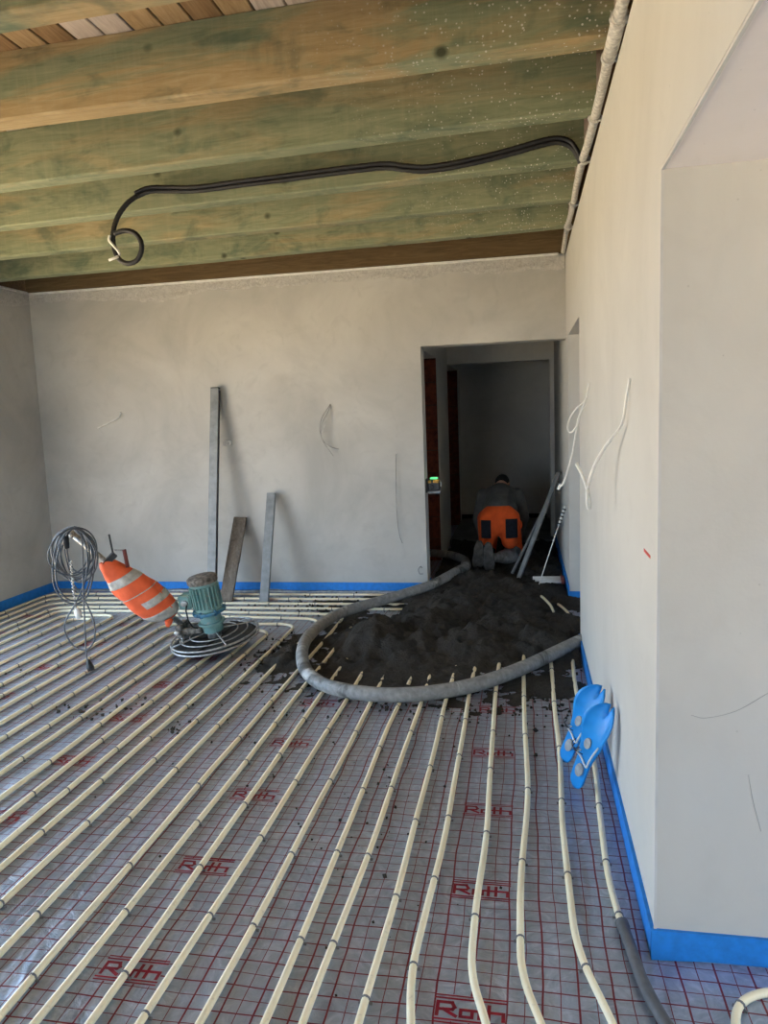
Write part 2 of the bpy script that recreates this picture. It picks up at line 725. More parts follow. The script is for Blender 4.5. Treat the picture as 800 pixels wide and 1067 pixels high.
w.box(X0, X1, -1.0, 1.4, 2.1, 3.3).box(X0, X1, -1.0, 1.4, 0, .5).box(X0, X1, 3.5, 4.9, 2.1, 3.3).box(X0, X1, 3.5, 4.9, 0, .9)
w.box(.6, 3.4, 6.9, 7.2, 0, 3.3)
struct('wall_side_rooms', w, M['plaster'], 'outer wall of the side rooms with window openings')
struct('ceiling_side_room', MB().box(.6, 3.4, 2.4, 6.9, 2.75, 2.967), M['plaster'], 'plastered ceiling of the side room')

# hallway behind the opening
HX = -.94
w = MB()
w.box(HX-.2, HX, 8.3, 9.46, 0, 2.75)
w.box(HX-.2, HX, 6.97, 8.3, ZD, 2.75).box(HX-.2, HX, 9.46, 10.95, ZD, 2.75).box(HX-.2, HX, 10.95, 11.2, 0, 2.75)
w.box(HX-.25, XR, 11.15, 11.4, 0, 2.75)
w.box(HX, XR, 9.46, 9.70, ZD, 2.75).box(.315, XR, 9.46, 9.70, 0, ZD)
struct('wall_hall', w, M['plaster_dark'], 'dim grey rendered hallway wall behind the kneeling worker')
struct('ceiling_hall', MB().box(-3.2, XR, 6.97, 11.4, 2.75, 2.95), M['plaster_dark'], 'dark hallway ceiling slab')
w = MB()
w.box(-3.3, -3.2, 6.97, 11.4, 0, 2.75).box(-3.2, HX-.2, 11.15, 11.4, 0, 2.75)
struct('wall_dark_rooms', w, M['plaster_dark'], 'wall of the dark rooms off the hallway')
# unplastered clay block jambs of the two hall doorways
for nm, y0, lab in (('trim_1', 8.3, 'bare red clay block jamb of the first hall doorway'), ('trim_2', 10.95, 'bare red clay block jamb of the far hall doorway')):
    j = struct(nm, MB().box(HX-.19, HX-.006, y0-.012, y0-.0005, 0, ZD), M['brickdark'], lab)
    bm_ = None
    for i in range(9):
        b = MB().rbox(-.088, .088, -.012, .0, .004, .244, .004)
        if bm_ is None:
            bm_ = b.mesh('brick', M['brick'])
        o = bpy.data.objects.new('brick', bm_)
        col.objects.link(o)
        o.parent = j
        o.location = (HX-.096, y0-.0125, .25*i)

# unseen slab added so no light leaks through the plank gaps
struct('light_block_slab', MB().box(XL-.35, 3.75, -2.75, 11.45, 3.34, 3.46), M['deck_c'], 'unseen slab added above the deck to block light')
struct('wall_gap_shade', MB().box(XR+.12, 3.4, -2.4, 11.4, ZC, 3.34).box(XL-.3, XL-.12, -2.4, 7.2, ZC, 3.34).box(XL, XR+.12, 6.95, 7.2, ZC, 3.34),
       M['brown'], 'dark backing for the shaded gap above the wall tops')  # set back and coloured dark, stands for the shade in the gap

# ceiling deck planks
ceil = struct('ceiling', MB().box(XL-.1, XR+.1, -2.4, 6.94, 3.305, 3.335), M['deck_c'], 'timber board ceiling above the beams')
mats = ['deck_a', 'deck_b', 'deck_c']
pm = {}
for k in mats:
    pm[k] = MB().rbox(-.0625, .0625, -2.38, 6.93, 3.262, 3.304, .004).mesh('plank', M[k])
seq = {}
nx = int((XR+.1-(XL-.08))/.132)
for i in range(nx):
    x = XL-.02+.132*i
    if x > XR+.05:
        break
    k = random.choices(mats, (6, 2, 3))[0]
    if -1.86 < x < -1.58:
        k = 'deck_b'
    o = bpy.data.objects.new('plank', pm[k])
    col.objects.link(o)
    o.parent = ceil
    o.location = (x, 0, 0)

# ceiling beams: (near edge Y at X=-2.3, slope of the beam over the room)
ORD = ['first', 'second', 'third', 'fourth', 'fifth', 'sixth', 'seventh', 'eighth', 'ninth', 'tenth', 'eleventh', 'twelfth', 'thirteenth']
beams = [(-.62, -.03), (.13, -.03), (.87, -.03), (1.60, -.03), (2.335, -.03), (3.062, -.028), (3.80, -.05), (4.51, -.055), (5.245, -.05), (5.985, -.055)]
blab = {4: 'near treated beam cut off by the top left corner of the picture',
        5: 'broad orange and green stained beam, largest across the top',
        6: 'greenish treated beam with a pale streak, second complete one from the top',
        7: 'greenish treated beam that the black cable crosses in front of',
        8: 'narrow-looking greenish beam just behind the black cable loop',
        9: 'furthest green beam, next to the brown wall plate'}
for i, (y, s) in enumerate(beams):
    if i < 4:
        continue                    # behind the camera
    b = MB()
    L0, L1 = XL-.06, XR-.03
    n = 24
    vs, fs = [], []
    for q in range(n+1):
        x = L0+(L1-L0)*q/n
        yy = y + s*(x+2.3) + .004*noise.noise((x*1.3, i*3.1, 0))
        z0 = 2.988 + .005*noise.noise((x*.9, i*5.3, 2))
        ring = [(yy, z0+.008), (yy+.008, z0), (yy+.104, z0), (yy+.112, z0+.008), (yy+.112, 3.26), (yy, 3.26)]
        vs += [(x, a, c) for a, c in ring]
    for q in range(n):
        for a in range(6):
            c = (a+1) % 6
            fs.append((q*6+a, q*6+c, (q+1)*6+c, (q+1)*6+a))
    fs += [tuple(range(6)), tuple(range(n*6, n*6+6))]
    o = b.add(vs, fs).build('ceiling_beam', M['beam_warm' if i in (4, 5) else 'beam'], None, False, origin=(0, y, 3.1))
    tag(o, blab[i], 'beam', 'ceiling beams')
tag(MB().rbox(XL+.01, XR+.1, 6.70, 6.82, 2.974, 3.26, .006).build('wall_plate_beam', M['brown'], None, origin=(0, 6.76, 3.1)),
    'brown timber wall plate lying along the top of the back wall', 'beam')

# rough plaster rims along the wall tops
def rim(name, A, B, nrm, hgt, lab):
    A, B, nrm = Vector(A), Vector(B), Vector(nrm)
    n, m = 180, 9
    vs, fs = [], []
    for i in range(n+1):
        p = A.lerp(B, i/n)
        low = hgt*(.62+.38*noise.noise((p.x*2.2, p.y*2.2, 1.7))+.10*noise.noise((p.x*14, p.y*14, 4)))
        for j in range(m+1):
            z = -low*(1-j/m)
            th = (.004+.020*abs(noise.noise((p.x*9+p.y*9+z*20, z*40, 3))))*min(1, (j+.3)/1.5)
            vs.append(p+Vector((0, 0, z))+nrm*th)
    for i in range(n):
        for j in range(m):
            a = i*(m+1)+j
            fs.append((a, a+1, a+m+2, a+m+1))
    # back and top closure so the rim has thickness
    o = len(vs)
    for i in range(n+1):
        p = A.lerp(B, i/n)
        vs.append(p - nrm*.02)
    for i in range(n):
        fs.append((i*(m+1)+m, o+i, o+i+1, (i+1)*(m+1)+m))
    return struct(name, MB().add(vs, fs), M['rough'], lab, True)


rim('trim_3', (XL+.01, YB-.001, ZC+.002), (XR-.01, YB-.001, ZC+.002), (0, -1, 0), .19, 'rough ridged plaster band along the top of the back wall')
rim('trim_4', (XL+.001, 5.1, ZC+.002), (XL+.001, YB-.01, ZC+.002), (1, 0, 0), .20, 'rough plaster band along the top of the left wall')
b = MB()
P = [(x, YB-.014+.003*noise.noise((x*5, 0, 0)), ZC+.004+.004*noise.noise((x*4, 3, 0))) for x in [XL+.02+i*.05 for i in range(102)]]
b.tube(P, .018, 6)
struct('trim_5', b, M['white'], 'thin pale plaster bead under the brown wall plate', True)
b = MB()
b.tube([(XL+.02, 5.1, ZC+.004), (XL+.02, YB-.02, ZC+.004)], .012, 6)
struct('trim_6', b, M['paintpipe'], 'thin pale bead on top of the left wall')
# metal corner beads of the near outer corner
b = MB().box(XR-.0035, XR+.004, YN-.0035, YN+.004, .09, ZO)
struct('trim_7', b, M['bead'], 'pale corner bead on the outer corner of the right wall')
b = MB().box(XR-.0035, XR+.004, -2.0, YN, ZO-.0035, ZO+.004)
struct('trim_8', b, M['bead'], 'pale corner bead along the soffit edge')

# blue perimeter strips
TH = .092
def strip(name, mb, lab):
    return struct(name, mb, M['tape'], lab)


strip('baseboard_left', MB().box(XL+.0005, XL+.012, 5.1, YB-.0005, .001, TH), 'blue foam edge strip along the left wall')
strip('baseboard_back', MB().box(XL+.013, XD+.010, YB-.012, YB-.0005, .001, TH).box(XD+.0005, XD+.010, YB, 6.97, .001, TH), 'blue foam edge strip along the back wall')
strip('baseboard_right', MB().box(XR-.012, XR-.0005, YN-.010, 5.2, .001, TH), 'blue foam edge strip along the right wall')
strip('baseboard_hall', MB().box(XR-.012, XR-.0005, 6.45, 9.4, .001, TH+.05).box(XR-.0005, .6, 6.448, 6.4595, .001, TH), 'blue foam edge strip at the hallway corner')
b = MB()
n = 40
vs, fs = [], []
for i in range(n+1):
    x = XR-.012+(3.3-XR)*i/n
    lift = .012*max(0, math.sin((x-XR-.02)*7.0))*(1 if x < .9 else .3)
    vs += [(x, YN-.012, .001+lift), (x, YN-.012, TH+.006), (x, YN-.0005, TH+.006), (x, YN-.0005, .001)]
for i in range(n):
    for a in range(4):
        fs.append((i*4+a, i*4+(a+1) % 4, i*4+4+(a+1) % 4, i*4+4+a))
fs += [(0, 1, 2, 3), (n*4, n*4+1, n*4+2, n*4+3)]
strip('baseboard_alcove', b.add(vs, fs), 'blue foam edge strip in the opening at bottom right')
struct('baseboard_hall_end', MB().box(HX, .31, 11.13, 11.1495, .001, .13), M['dark'], 'black foam edge strip at the far hall wall')

wr_ = bpy.data.objects['wall_right']
for P in ([(.46, .773), (.50, .766), (.58, .79), (.663, .846)], [(.617, .60), (.632, .52), (.655, .43)]):
    MB().tube(catmull([(x, YN-.0006, z) for x, z in P], 5), .0008, 5).build('pencil_mark', M['pencil'], wr_)
MB().box(XR-.0012, XR-.0002, 2.30, 2.42, 1.203, 1.213).build('red_mark', M['redmark'], wr_)

# pale upturned foil lip along the back wall
b = MB()
vs, fs = [], []
n = 120
for i in range(n+1):
    x = XL+.02+(XD-XL-.05)*i/n
    h = .012+.010*noise.noise((x*3.1, 0, 5))
    d = .030+.012*noise.noise((x*4.3, 2, 5))
    vs += [(x, YB-.014, h+.006), (x, YB-.014-d*.5, h*.4+.004), (x, YB-.014-d, .002), (x, YB-.014, .001)]
for i in range(n):
    for a in range(4):
        fs.append((i*4+a, i*4+(a+1) % 4, i*4+4+(a+1) % 4, i*4+4+a))
struct('trim_9', b.add(vs, fs), M['reflect'], 'pale foil lip turned up against the back wall strip', True)

# ------------------------------------------------------------------ logo print on the foil
def stroke(P, wd, closed=False):
    vs, fs = [], []
    P = [Vector((*p, 0)) for p in P]
    prs = list(zip(P, P[1:])) + ([(P[-1], P[0])] if closed else [])
    for a, c in prs:
        d = (c-a).normalized()
        nn = Vector((-d.y, d.x, 0))*wd/2
        e = d*wd*.5
        o = len(vs)
        vs += [a-e+nn, a-e-nn, c+e-nn, c+e+nn]
        fs.append((o, o+1, o+2, o+3))
    return vs, fs


lg = MB()
for P, wd, cl in (([(.008, 0), (.008, .046), (.048, .046), (.056, .030), (.050, .022), (.012, .020)], .0085, 0),
                  ([(.026, .020), (.060, 0)], .0085, 0),
                  ([(.074, 0), (.074, .024), (.106, .024), (.106, 0)], .0080, 1),
                  ([(.126, 0), (.126, .046)], .0085, 0), ([(.106, .024), (.192, .024)], .0080, 0),
                  ([(.152, 0), (.152, .046)], .0085, 0), ([(.192, .024), (.192, 0)], .0085, 0),
                  ([(0, .061), (.2, .061)], .005, 0), ([(0, .072), (.2, .072)], .004, 0),
                  ([(0, -.014), (.2, -.014)], .005, 0), ([(0, -.025), (.2, -.025)], .004, 0)):
    lg.add(*stroke(P, wd*1.25, cl))
lg_me = None
logo_cols = [(-.27, [1.345+.535*i for i in range(6)]), (-1.305, [1.36+.533*i for i in range(6)]),
             (-2.35, [2.125+.528*i for i in range(6)]), (-3.39, [2.37+.53*i for i in range(7)]), (-4.42, [3.1+.53*i for i in range(6)])]
for x, ys in logo_cols:
    for y in ys:
        if lg_me is None:
            o = lg.build('printed_logo', M['red'], floor)
            lg_me = o.data
        else:
            o = bpy.data.objects.new('printed_logo', lg_me)
            col.objects.link(o)
            o.parent = floor
        o.location = (x, y-.023, .0012)

# ------------------------------------------------------------------ heating pipes
PR = .0120
clip_b = MB()
m_ = Matrix.Rotation(H90, 4, 'X')
clip_b.lathe([(PR+.0022, -.0032), (PR+.0022, .0032)], 10, m_)
clip_b.box(-.020, -.011, -.003, .003, -PR-.002, -.007).box(.011, .020, -.003, .003, -PR-.002, -.007)
clip_me = clip_b.mesh('clip', M['clip'])


def pipe(P, label, r_f=.13, first=.3, step=.52, sleeve=None, wob=.006, seed=0):
    path = fillet([Vector((x, y, PR+.002)) for x, y in P], r_f)
    path = resample(path, .16)
    pts = []
    for p in path:
        q = p.copy()
        q.x += wob*noise.noise((p.x*2+seed, p.y*1.1, 0))*2
        q.y += wob*noise.noise((p.x*1.1, p.y*2, seed+9))
        pts.append(q)
    t = thing('heating_pipe', pts[0].copy(), label, 'pipe', 'cream floor heating pipes')
    MB().tube(pts, PR, 8).build('tube', M['pipe'], t, True)
    acc, nxt = 0, first
    for a, c in zip(pts, pts[1:]):
        L = (c-a).length
        while nxt < acc+L:
            p = a.lerp(c, (nxt-acc)/L)
            o = bpy.data.objects.new('clip', clip_me)
            col.objects.link(o)
            o.parent = t
            o.location = p - pts[0]
            d = c-a
            o.rotation_euler = (0, 0, math.atan2(d.y, d.x)-H90)
            nxt += step*(.8+.4*random.random())
        acc += L
    return t


Y0 = -1.2
straight = [.139, -.018, -.165, -.325, -.458, -.6, -.728, -.89, -1.049, -1.209, -1.356]
for i, x in enumerate(straight):
    if i == 0:
        P = [(1.6, .35), (.62, .85), (.32, 1.45), (.215, 1.88), (.135, 2.15), (.125, 2.7), (.15, 3.6), (.141, 5.7)]
    elif i == 1:
        P = [(1.4, -.1), (.5, .45), (.13, 1.35), (.04, 1.80), (-.035, 2.02), (-.04, 2.4), (-.005, 3.0), (-.026, 4.3), (-.02, 5.7)]
    elif i == 2:
        P = [(1.2, -.5), (.3, .1), (-.03, 1.35), (-.115, 1.80), (-.185, 2.0), (-.185, 2.3), (-.16, 2.7), (-.185, 4.3), (-.18, 5.7)]
    elif i == 3:
        P = [(.9, -1.1), (.05, -.35), (-.24, 1.2), (-.31, 1.75), (-.352, 1.98), (-.345, 2.3), (-.325, 2.7), (-.335, 4.0), (-.33, 5.7)]
    else:
        P = [(x-.004, Y0), (x-.010*(i % 3), 1.8), (x, 2.5), (x-.006*(i % 2), 4.0), (x, 5.6)]
    lab = 'cream heating pipe, %s straight run from the right wall sleeve pipe' % ORD[i]
    pipe(P, lab, .25, .35+.12*((i*5) % 4), .50, seed=i)
# pipe that ends in the grey sleeve beside the right wall
sp = thing('heating_pipe', (.285, 2.25, .012), 'cream heating pipe entering a dark grey sleeve beside the right wall', 'pipe', 'cream floor heating pipes')
P = resample(catmull([(.288, 2.25, .012), (.272, 2.55, .012), (.285, 3.0, .012), (.30, 3.4, .012), (.28, 4.2, .012), (.295, 4.9, .012), (.33, 5.15, .012)], 6), .2)
SPP = resample(P, .02)
MB().tube(P, PR, 8).build('tube', M['pipe'], sp, True)
P = catmull([(.287, 2.29, .014), (.298, 2.18, .018), (.316, 2.02, .02), (.36, 1.86, .02), (.46, 1.6, .02), (.7, 1.2, .02), (1.5, .8, .02)], 8)
sl = MB().tube(P, [.0185 + (.0025 if i in (0, 1, 2) else 0) for i in range(len(P))], 12).build('sleeve', M['sleeve'], sp, True)
sl['label'] = 'dark grey protective sleeve'
for y in (2.33, 2.62, 3.02, 3.5, 4.1):
    o = bpy.data.objects.new('clip', clip_me)
    col.objects.link(o)
    o.parent = sp
    xx = min(SPP, key=lambda q: abs(q.y-y)).x
    o.location = Vector((xx, y, .012)) - Vector((.285, 2.25, .012))
pipe([(2.4, 2.05), (.86, 2.045), (.66, 2.06), (.555, 2.0), (.52, 1.88), (.56, 1.6), (.7, 1.3), (2.3, 1.2)], 'cream heating pipe bending round in the bottom right corner', .16, .12, .42, wob=.002)

# U-turns behind the machine (legs, top)
U = [(-3.232, -1.485, 5.90, 'outermost'), (-3.081, -1.66, 5.76, 'second'), (-2.931, -1.82, 5.60, 'third'), (-2.774, -1.968, 5.42, 'fourth'), (-2.63, -2.075, 5.25, 'fifth'), (-2.506, -2.217, 5.08, 'innermost')]
for i, (a, c, top, wd) in enumerate(U):
    pipe([(a, Y0), (a, 2.6), (a, top-.05+.1*(i < 2)), (c, top), (c, 2.6), (c, Y0)], 'cream heating pipe, %s of the U-turns behind the machine motor' % wd, .17, .4+.1*i, .52, seed=20+i)
pipe([(-2.345, Y0), (-2.345, 4.85)], 'straight cream heating pipe ending under the round trowel guard', .1, .3, .5, seed=31)
# U-turns in the far left corner
for i, (a, c, top, wd) in enumerate([(-4.16, -3.37, 5.93, 'largest'), (-4.02, -3.52, 5.78, 'middle'), (-3.87, -3.68, 5.67, 'smallest')]):
    pipe([(a, Y0), (a, top-.02), (c, top), (c, Y0)], 'cream heating pipe, %s of the U-turns in the far left corner' % wd, .12 if i < 2 else .09, .4+.15*i, .52, seed=40+i)
# runs along the left wall that turn along the back wall
for i, (a, row) in enumerate([(-4.67, 6.56), (-4.55, 6.39), (-4.415, 6.22), (-4.28, 6.06)]):
    pipe([(a, Y0), (a, row-.04), (-3.6, row), (-1.25+.1*i, row+.03)], 'cream heating pipe along the left and back walls, %s from the wall' % ORD[i], .16, .5+.1*i, .52, seed=50+i)

# ------------------------------------------------------------------ concrete
blobs = [(-.74, 4.66, .50, .24, .065), (-1.02, 5.06, .26, .24, .215), (-.72, 5.36, .30, .26, .20), (-.80, 5.0, .26, .22, .12), (-.36, 5.02, .30, .26, .17), (-.12, 5.45, .34, .28, .18),
         (.12, 5.12, .24, .26, .13), (.20, 5.6, .26, .26, .11), (-.60, 5.95, .32, .34, .19), (-.25, 6.15, .36, .34, .16), (.0, 6.6, .4, .35, .12), (-.38, 6.8, .50, .45, .16), (-.35, 7.4, .4, .4, .09),
         (-1.66, 4.84, .13, .22, .085), (-1.64, 5.2, .10, .18, .04), (-1.38, 6.14, .30, .20, .035), (-1.75, 6.35, .25, .14, .018), (-1.1, 6.52, .22, .13, .05),
         (-.55, 4.32, .75, .15, .030), (-1.2, 5.6, .30, .35, .05), (-1.36, 5.1, .16, .5, .042), (.05, 4.47, .32, .26, .020), (-1.22, 4.66, .20, .30, .045), (-.2, 4.07, .5, .10, .011), (-.75, 6.45, .22, .28, .11)]


def sstep(a, b, x):
    t = max(0, min(1, (x-a)/(b-a)))
    return t*t*(3-2*t)


def hgt(x, y):
    h = 0
    for cx, cy, rx, ry, a in blobs:
        d = ((x-cx)/rx)**2 + ((y-cy)/ry)**2
        if d < 6:
            h = max(h, a*math.exp(-d*.9)) + .25*min(h, a*math.exp(-d*.9))
    hall = .078*sstep(6.3, 6.9, y)*(1-sstep(9.1, 9.3, y)) * sstep(-1.15, -.80, x)
    if y > 6.97:
        hall = .078*(1-sstep(9.15, 9.25, y))
    h = max(h, hall)
    k = sstep(.004, .05, h)
    p = Vector((x, y, 0))
    sm = 1-.8*math.exp(-((x+.75)/.55)**2-((y-4.5)/.25)**2)
    lump = .42-noise.voronoi(p*5.2 + Vector((.3*noise.noise(p*9), .3*noise.noise(p*9+Vector((5, 5, 0))), 0)))[0][0]
    h += k*sm*(.042*noise.fractal(p*3.0, 1.0, 2.0, 3) + .075*lump + .028*(.40-noise.voronoi(p*14)[0][0]) + .022*noise.fractal(p*12, .75, 2.0, 4) + .010*abs(noise.noise(p*34)))
    h += .012*noise.fractal(p*8+Vector((4, 2, 0)), .8, 2.0, 4) * (1-k*.6) * (1 if h > .002 else 0)
    return h-.009


gx0, gx1, gy0, gy1, st = -2.02, .80, 3.85, 9.32, .0145
nxg, nyg = int((gx1-gx0)/st), int((gy1-gy0)/st)
idx, vs, fs = {}, [], []
zz = {}
for i in range(nxg+1):
    for j in range(nyg+1):
        x, y = gx0+i*st, gy0+j*st
        if (x > XR-.014 and (y < 5.19 or y > 6.47)) or (y > YB-.014 and x < XD+.012) or (y > 7.0 and x < HX+.002):
            continue
        zz[i, j] = hgt(x + .006*noise.noise((x*40, y*40, 1)), y)
for (i, j), z in zz.items():
    q = [(i, j), (i+1, j), (i+1, j+1), (i, j+1)]
    if not all(t in zz for t in q) or max(zz[t] for t in q) < .0015:
        continue
    f_ = []
    for t in q:
        if t not in idx:
            idx[t] = len(vs)
            vs.append((gx0+t[0]*st+.006*noise.noise((t[0]*.8, t[1]*.8, 3)), gy0+t[1]*st+.006*noise.noise((t[0]*.8, t[1]*.8, 8)), max(zz[t], -.004)))
        f_.append(idx[t])
    fs.append(f_)
heap = MB().add(vs, fs).build('screed_heap', M['conc'], None, True)
tag(heap, 'dark wet screed heaped in front of and inside the hallway opening', 'screed', kind='stuff')
slab = MB().rbox(HX+.003, XR-.015, 9.2, 11.12, .0, .072, .004)
tag(slab.build('smoothed_screed', M['slab'], None), 'lighter smoothed screed behind the worker at the hall end', 'screed', kind='stuff')

# crumbs of screed spilled over the foil
cb = MB()
rnd = random.Random(3)
def crumb(x, y, r):
    if x > .33 or y > YB-.05:
        return
    m = Euler((rnd.random()*3, rnd.random()*3, rnd.random()*3)).to_matrix()
    vs = [m @ Vector(p)*r*(.6+.7*rnd.random()) for p in ((1, 0, 0), (-1, 0, 0), (0, 1, 0), (0, -1, 0), (0, 0, 1), (0, 0, -1))]
    cb.add([p+Vector((x, y, r*.55)) for p in vs], [(0, 2, 4), (2, 1, 4), (1, 3, 4), (3, 0, 4), (2, 0, 5), (1, 2, 5), (3, 1, 5), (0, 3, 5)])


for cx, cy, sx, sy, n, r in ((-1.7, 4.9, .12, .25, 220, .012), (-1.7, 6.2, .3, .22, 260, .011), (-.4, 4.0, .6, .1, 160, .009), (.1, 4.3, .22, .25, 160, .011),
                             (-.62, 2.85, .16, .25, 40, .007), (-2.6, 3.75, .12, .06, 26, .012), (-2.3, 3.9, .14, .06, 16, .010), (-1.9, 3.6, .05, .05, 12, .011),
                             (-1.0, 3.5, .5, .5, 40, .007), (-3.4, 4.35, .06, .04, 8, .009), (-.9, 2.6, .6, .6, 36, .005), (-2.0, 6.25, .3, .2, 90, .009)):
    for _ in range(n):
        crumb(cx+rnd.gauss(0, sx), cy+rnd.gauss(0, sy), r*(.35+rnd.random()))
tag(cb.build('screed_crumbs', M['conc'], None), 'small dark screed crumbs scattered over pipes and foil', 'crumbs', kind='stuff')

# ------------------------------------------------------------------ hose
HP = [(1.3, 5.75, .08), (.85, 5.55, .08), (.55, 5.32, .075), (.33, 5.06, .072), (-.06, 4.50, .066), (-.38, 4.18, .062), (-.72, 4.045, .06), (-1.03, 4.075, .06), (-1.27, 4.23, .058), (-1.46, 4.56, .06),
      (-1.58, 5.08, .065), (-1.50, 5.66, .08), (-1.19, 6.08, .10), (-.88, 6.40, .135), (-.74, 6.72, .145), (-.66, 7.02, .145), (-.585, 7.30, .14), (-.64, 7.62, .14), (-.85, 7.95, .13), (-1.25, 8.1, .12), (-1.9, 8.0, .08)]
P = catmull(HP, 7)
hose = thing('screed_hose', (-.72, 4.045, .01), 'thick grey rubber hose curving round the dark screed heap', 'hose')
MB().tube(P, [.043*(1+.03*noise.noise((i*.35, 0, 0))) for i in range(len(P))], 16).build('tube', M['hose'], hose, True)
MB().tube([(-.60, 7.22, .14), (-.585, 7.30, .14), (-.60, 7.40, .14)], .049, 14).build('coupling', M['steel'], hose, True)

# ------------------------------------------------------------------ power trowel
mo = Vector((-2.235, 4.95, .068))
tr = thing('power_trowel', mo, 'teal electric power trowel with round wire guard on the pipes', 'machine')
TL = Matrix.Translation(mo) @ Matrix.Rotation(math.radians(-6.5), 4, 'Y') @ Matrix.Rotation(math.radians(6), 4, 'X') @ Matrix.Diagonal((1, 1, .86, 1))


def tm(*a):
    return TL @ Matrix.Translation(a)


pan = MB().lathe([(.02, .008), (.285, .008), (.302, .018), (.302, .030), (.28, .034), (.05, .038)], 40, TL).build('float_pan', M['blackpan'], tr, False)
gd = MB()
gd.torus(.316, .0085, .028, 56, 6, TL)
gd.torus(.316, .0085, .062, 56, 6, TL)
g0 = gd.build('guard_ring', M['steel'], tr, True)
for R_, z in ((.245, .074), (.175, .084)):
    MB().torus(R_, .0055, z, 48, 6, TL).build('guard_hoop', M['steel'], tr, True)
for k in range(4):
    a = math.radians(38+90*k)
    pts = [TL @ Vector((r*math.cos(a), r*math.sin(a), z)) for r, z in ((.07, .100), (.175, .085), (.245, .075), (.316, .063))]
    MB().tube(pts, .0065, 6).build('guard_spoke', M['steel'], tr, True)
for k in range(4):
    a = math.radians(80+90*k)
    MB().rbox(-.11, .11, -.035, .035, -.003, .003, .002, TL @ Matrix.Rotation(a, 4, 'Z') @ Matrix.Translation((.17, 0, .046)) @ Matrix.Rotation(.1, 4, 'X')).build('blade', M['blackpan'], tr)
MB().lathe([(.05, .045), (.05, .115), (.04, .12)], 20, TL).build('drive_hub', M['steel'], tr, True)
gb = MB().lathe([(.062, .095), (.072, .10), (.075, .14), (.082, .165), (.098, .172), (.098, .186), (.078, .19), (.074, .235), (.080, .262), (.118, .268), (.118, .288), (.10, .292)], 28, TL)
gb.build('gearbox', M['teal'], tr, False)
for k in range(6):
    a = 2*PI*k/6+.3
    MB().lathe([(.012, .255), (.012, .30), (.006, .303)], 6, tm(.104*math.cos(a), .104*math.sin(a), 0)).build('bolt', M['tealblue'], tr)
MB().lathe([(.119, .266), (.121, .270), (.121, .286), (.119, .290)], 28, TL).build('flange', M['tealblue'], tr, True)
mot = MB().lathe([(.092, .29), (.096, .30), (.090, .315), (.088, .50), (.100, .512), (.102, .535), (.094, .545)], 32, TL).build('motor', M['teal'], tr, True)
fin = MB()
for k in range(22):
    a = 2*PI*k/22
    fin.rbox(.084, .108, -.0035, .0035, .32, .505, .002, TL @ Matrix.Rotation(a, 4, 'Z'))
fn = fin.build('cooling_fins', M['teal'], mot)
cp = MB().lathe([(.105, .530), (.110, .538), (.110, .572), (.098, .584), (.03, .590)], 28, TL)
cp.build('fan_cowl', M['grime'], tr, True)
jb = MB().rbox(-.185, -.085, -.085, .035, .335, .455, .014, TL).build('junction_box', M['teal'], tr)
MB().lathe([(.026, 0), (.026, .018), (.015, .022)], 12, TL @ Matrix.Translation((-.13, -.084, .395)) @ Matrix.Rotation(H90, 4, 'X')).build('switch', M['steel'], jb)
MB().tube([TL @ Vector(p) for p in ((-.11, -.09, .40), (-.118, -.115, .34), (-.115, -.12, .26), (-.10, -.11, .19), (-.085, -.07, .16))], .006, 6).build('motor_cable', M['black'], tr, True)
# bracket between gearbox and handle
br = MB()
br.rbox(-.24, -.06, -.075, -.035, .115, .165, .006, TL).rbox(-.24, -.06, .01, .05, .115, .165, .006, TL).rbox(-.255, -.205, -.085, .06, .09, .20, .008, TL)
br.build('handle_bracket', M['grime'], tr)
for y in (-.10, .07):
    MB().lathe([(.022, 0), (.022, .02), (.012, .026)], 10, TL @ Matrix.Translation((-.228, y, .15)) @ Matrix.Rotation(H90, 4, 'X')).build('bolt', M['steel'], tr)
MB().tube([TL @ Vector(p) for p in ((-.23, -.05, .10), (-.225, -.07, .03), (-.20, -.09, -.0))], .012, 6).build('kick_stand', M['steel'], tr)
HB, HE = Vector((-2.475, 4.90, .205)), Vector((-3.06, 4.53, .955))
hd = (HE-HB).normalized()
sidev = hd.cross(Vector((0, 0, 1))).normalized()
upv = sidev.cross(hd)
MB().tube([HB, HB.lerp(HE, .5), HE], .021, 10).build('handle_tube', M['steel'], tr, True)
MB().tube([HB+upv*.015+Vector((-.0, 0, .03)), HB.lerp(HE, .22)+upv*.06], .008, 6).build('pitch_rod', M['white'], tr, True)
MB().tube([HE-hd*.02-sidev*.17, HE-hd*.02+sidev*.17], .014, 8).build('handlebar', M['steel'], tr, True)
Lp = lambda t: HB.lerp(HE, t)
MB().tube([Lp(.66)+upv*.05, Lp(.80)+upv*.155+sidev*.01], .0075, 6).build('lever', M['alu_dark'], tr)
gp = MB().tube([Lp(.56)+upv*.07-sidev*.03, Lp(.66)+upv*.145-sidev*.03], .014, 8).build('grip', M['redgrip'], tr, True)
MB().tube([Lp(.66)+upv*.140-sidev*.03, Lp(.70)+upv*.10], .006, 6).build('grip_rod', M['steel'], gp)
MB().box(-.035, .035, -.05, .05, -.02, .02, orient(Lp(.68)+upv*.03, hd)).build('switch_plate', M['alu_dark'], tr)

# ------------------------------------------------------------------ hi-vis vest wrapped round the handle
prof = [(.085, .022), (.10, .052), (.13, .088), (.18, .110), (.25, .120), (.34, .120), (.42, .115), (.49, .104), (.56, .084), (.62, .066), (.67, .050), (.70, .030)]


def vest_r(t):
    for (a, ra), (b_, rb) in zip(prof, prof[1:]):
        if a <= t <= b_:
            return ra+(rb-ra)*(t-a)/(b_-a)
    return .03


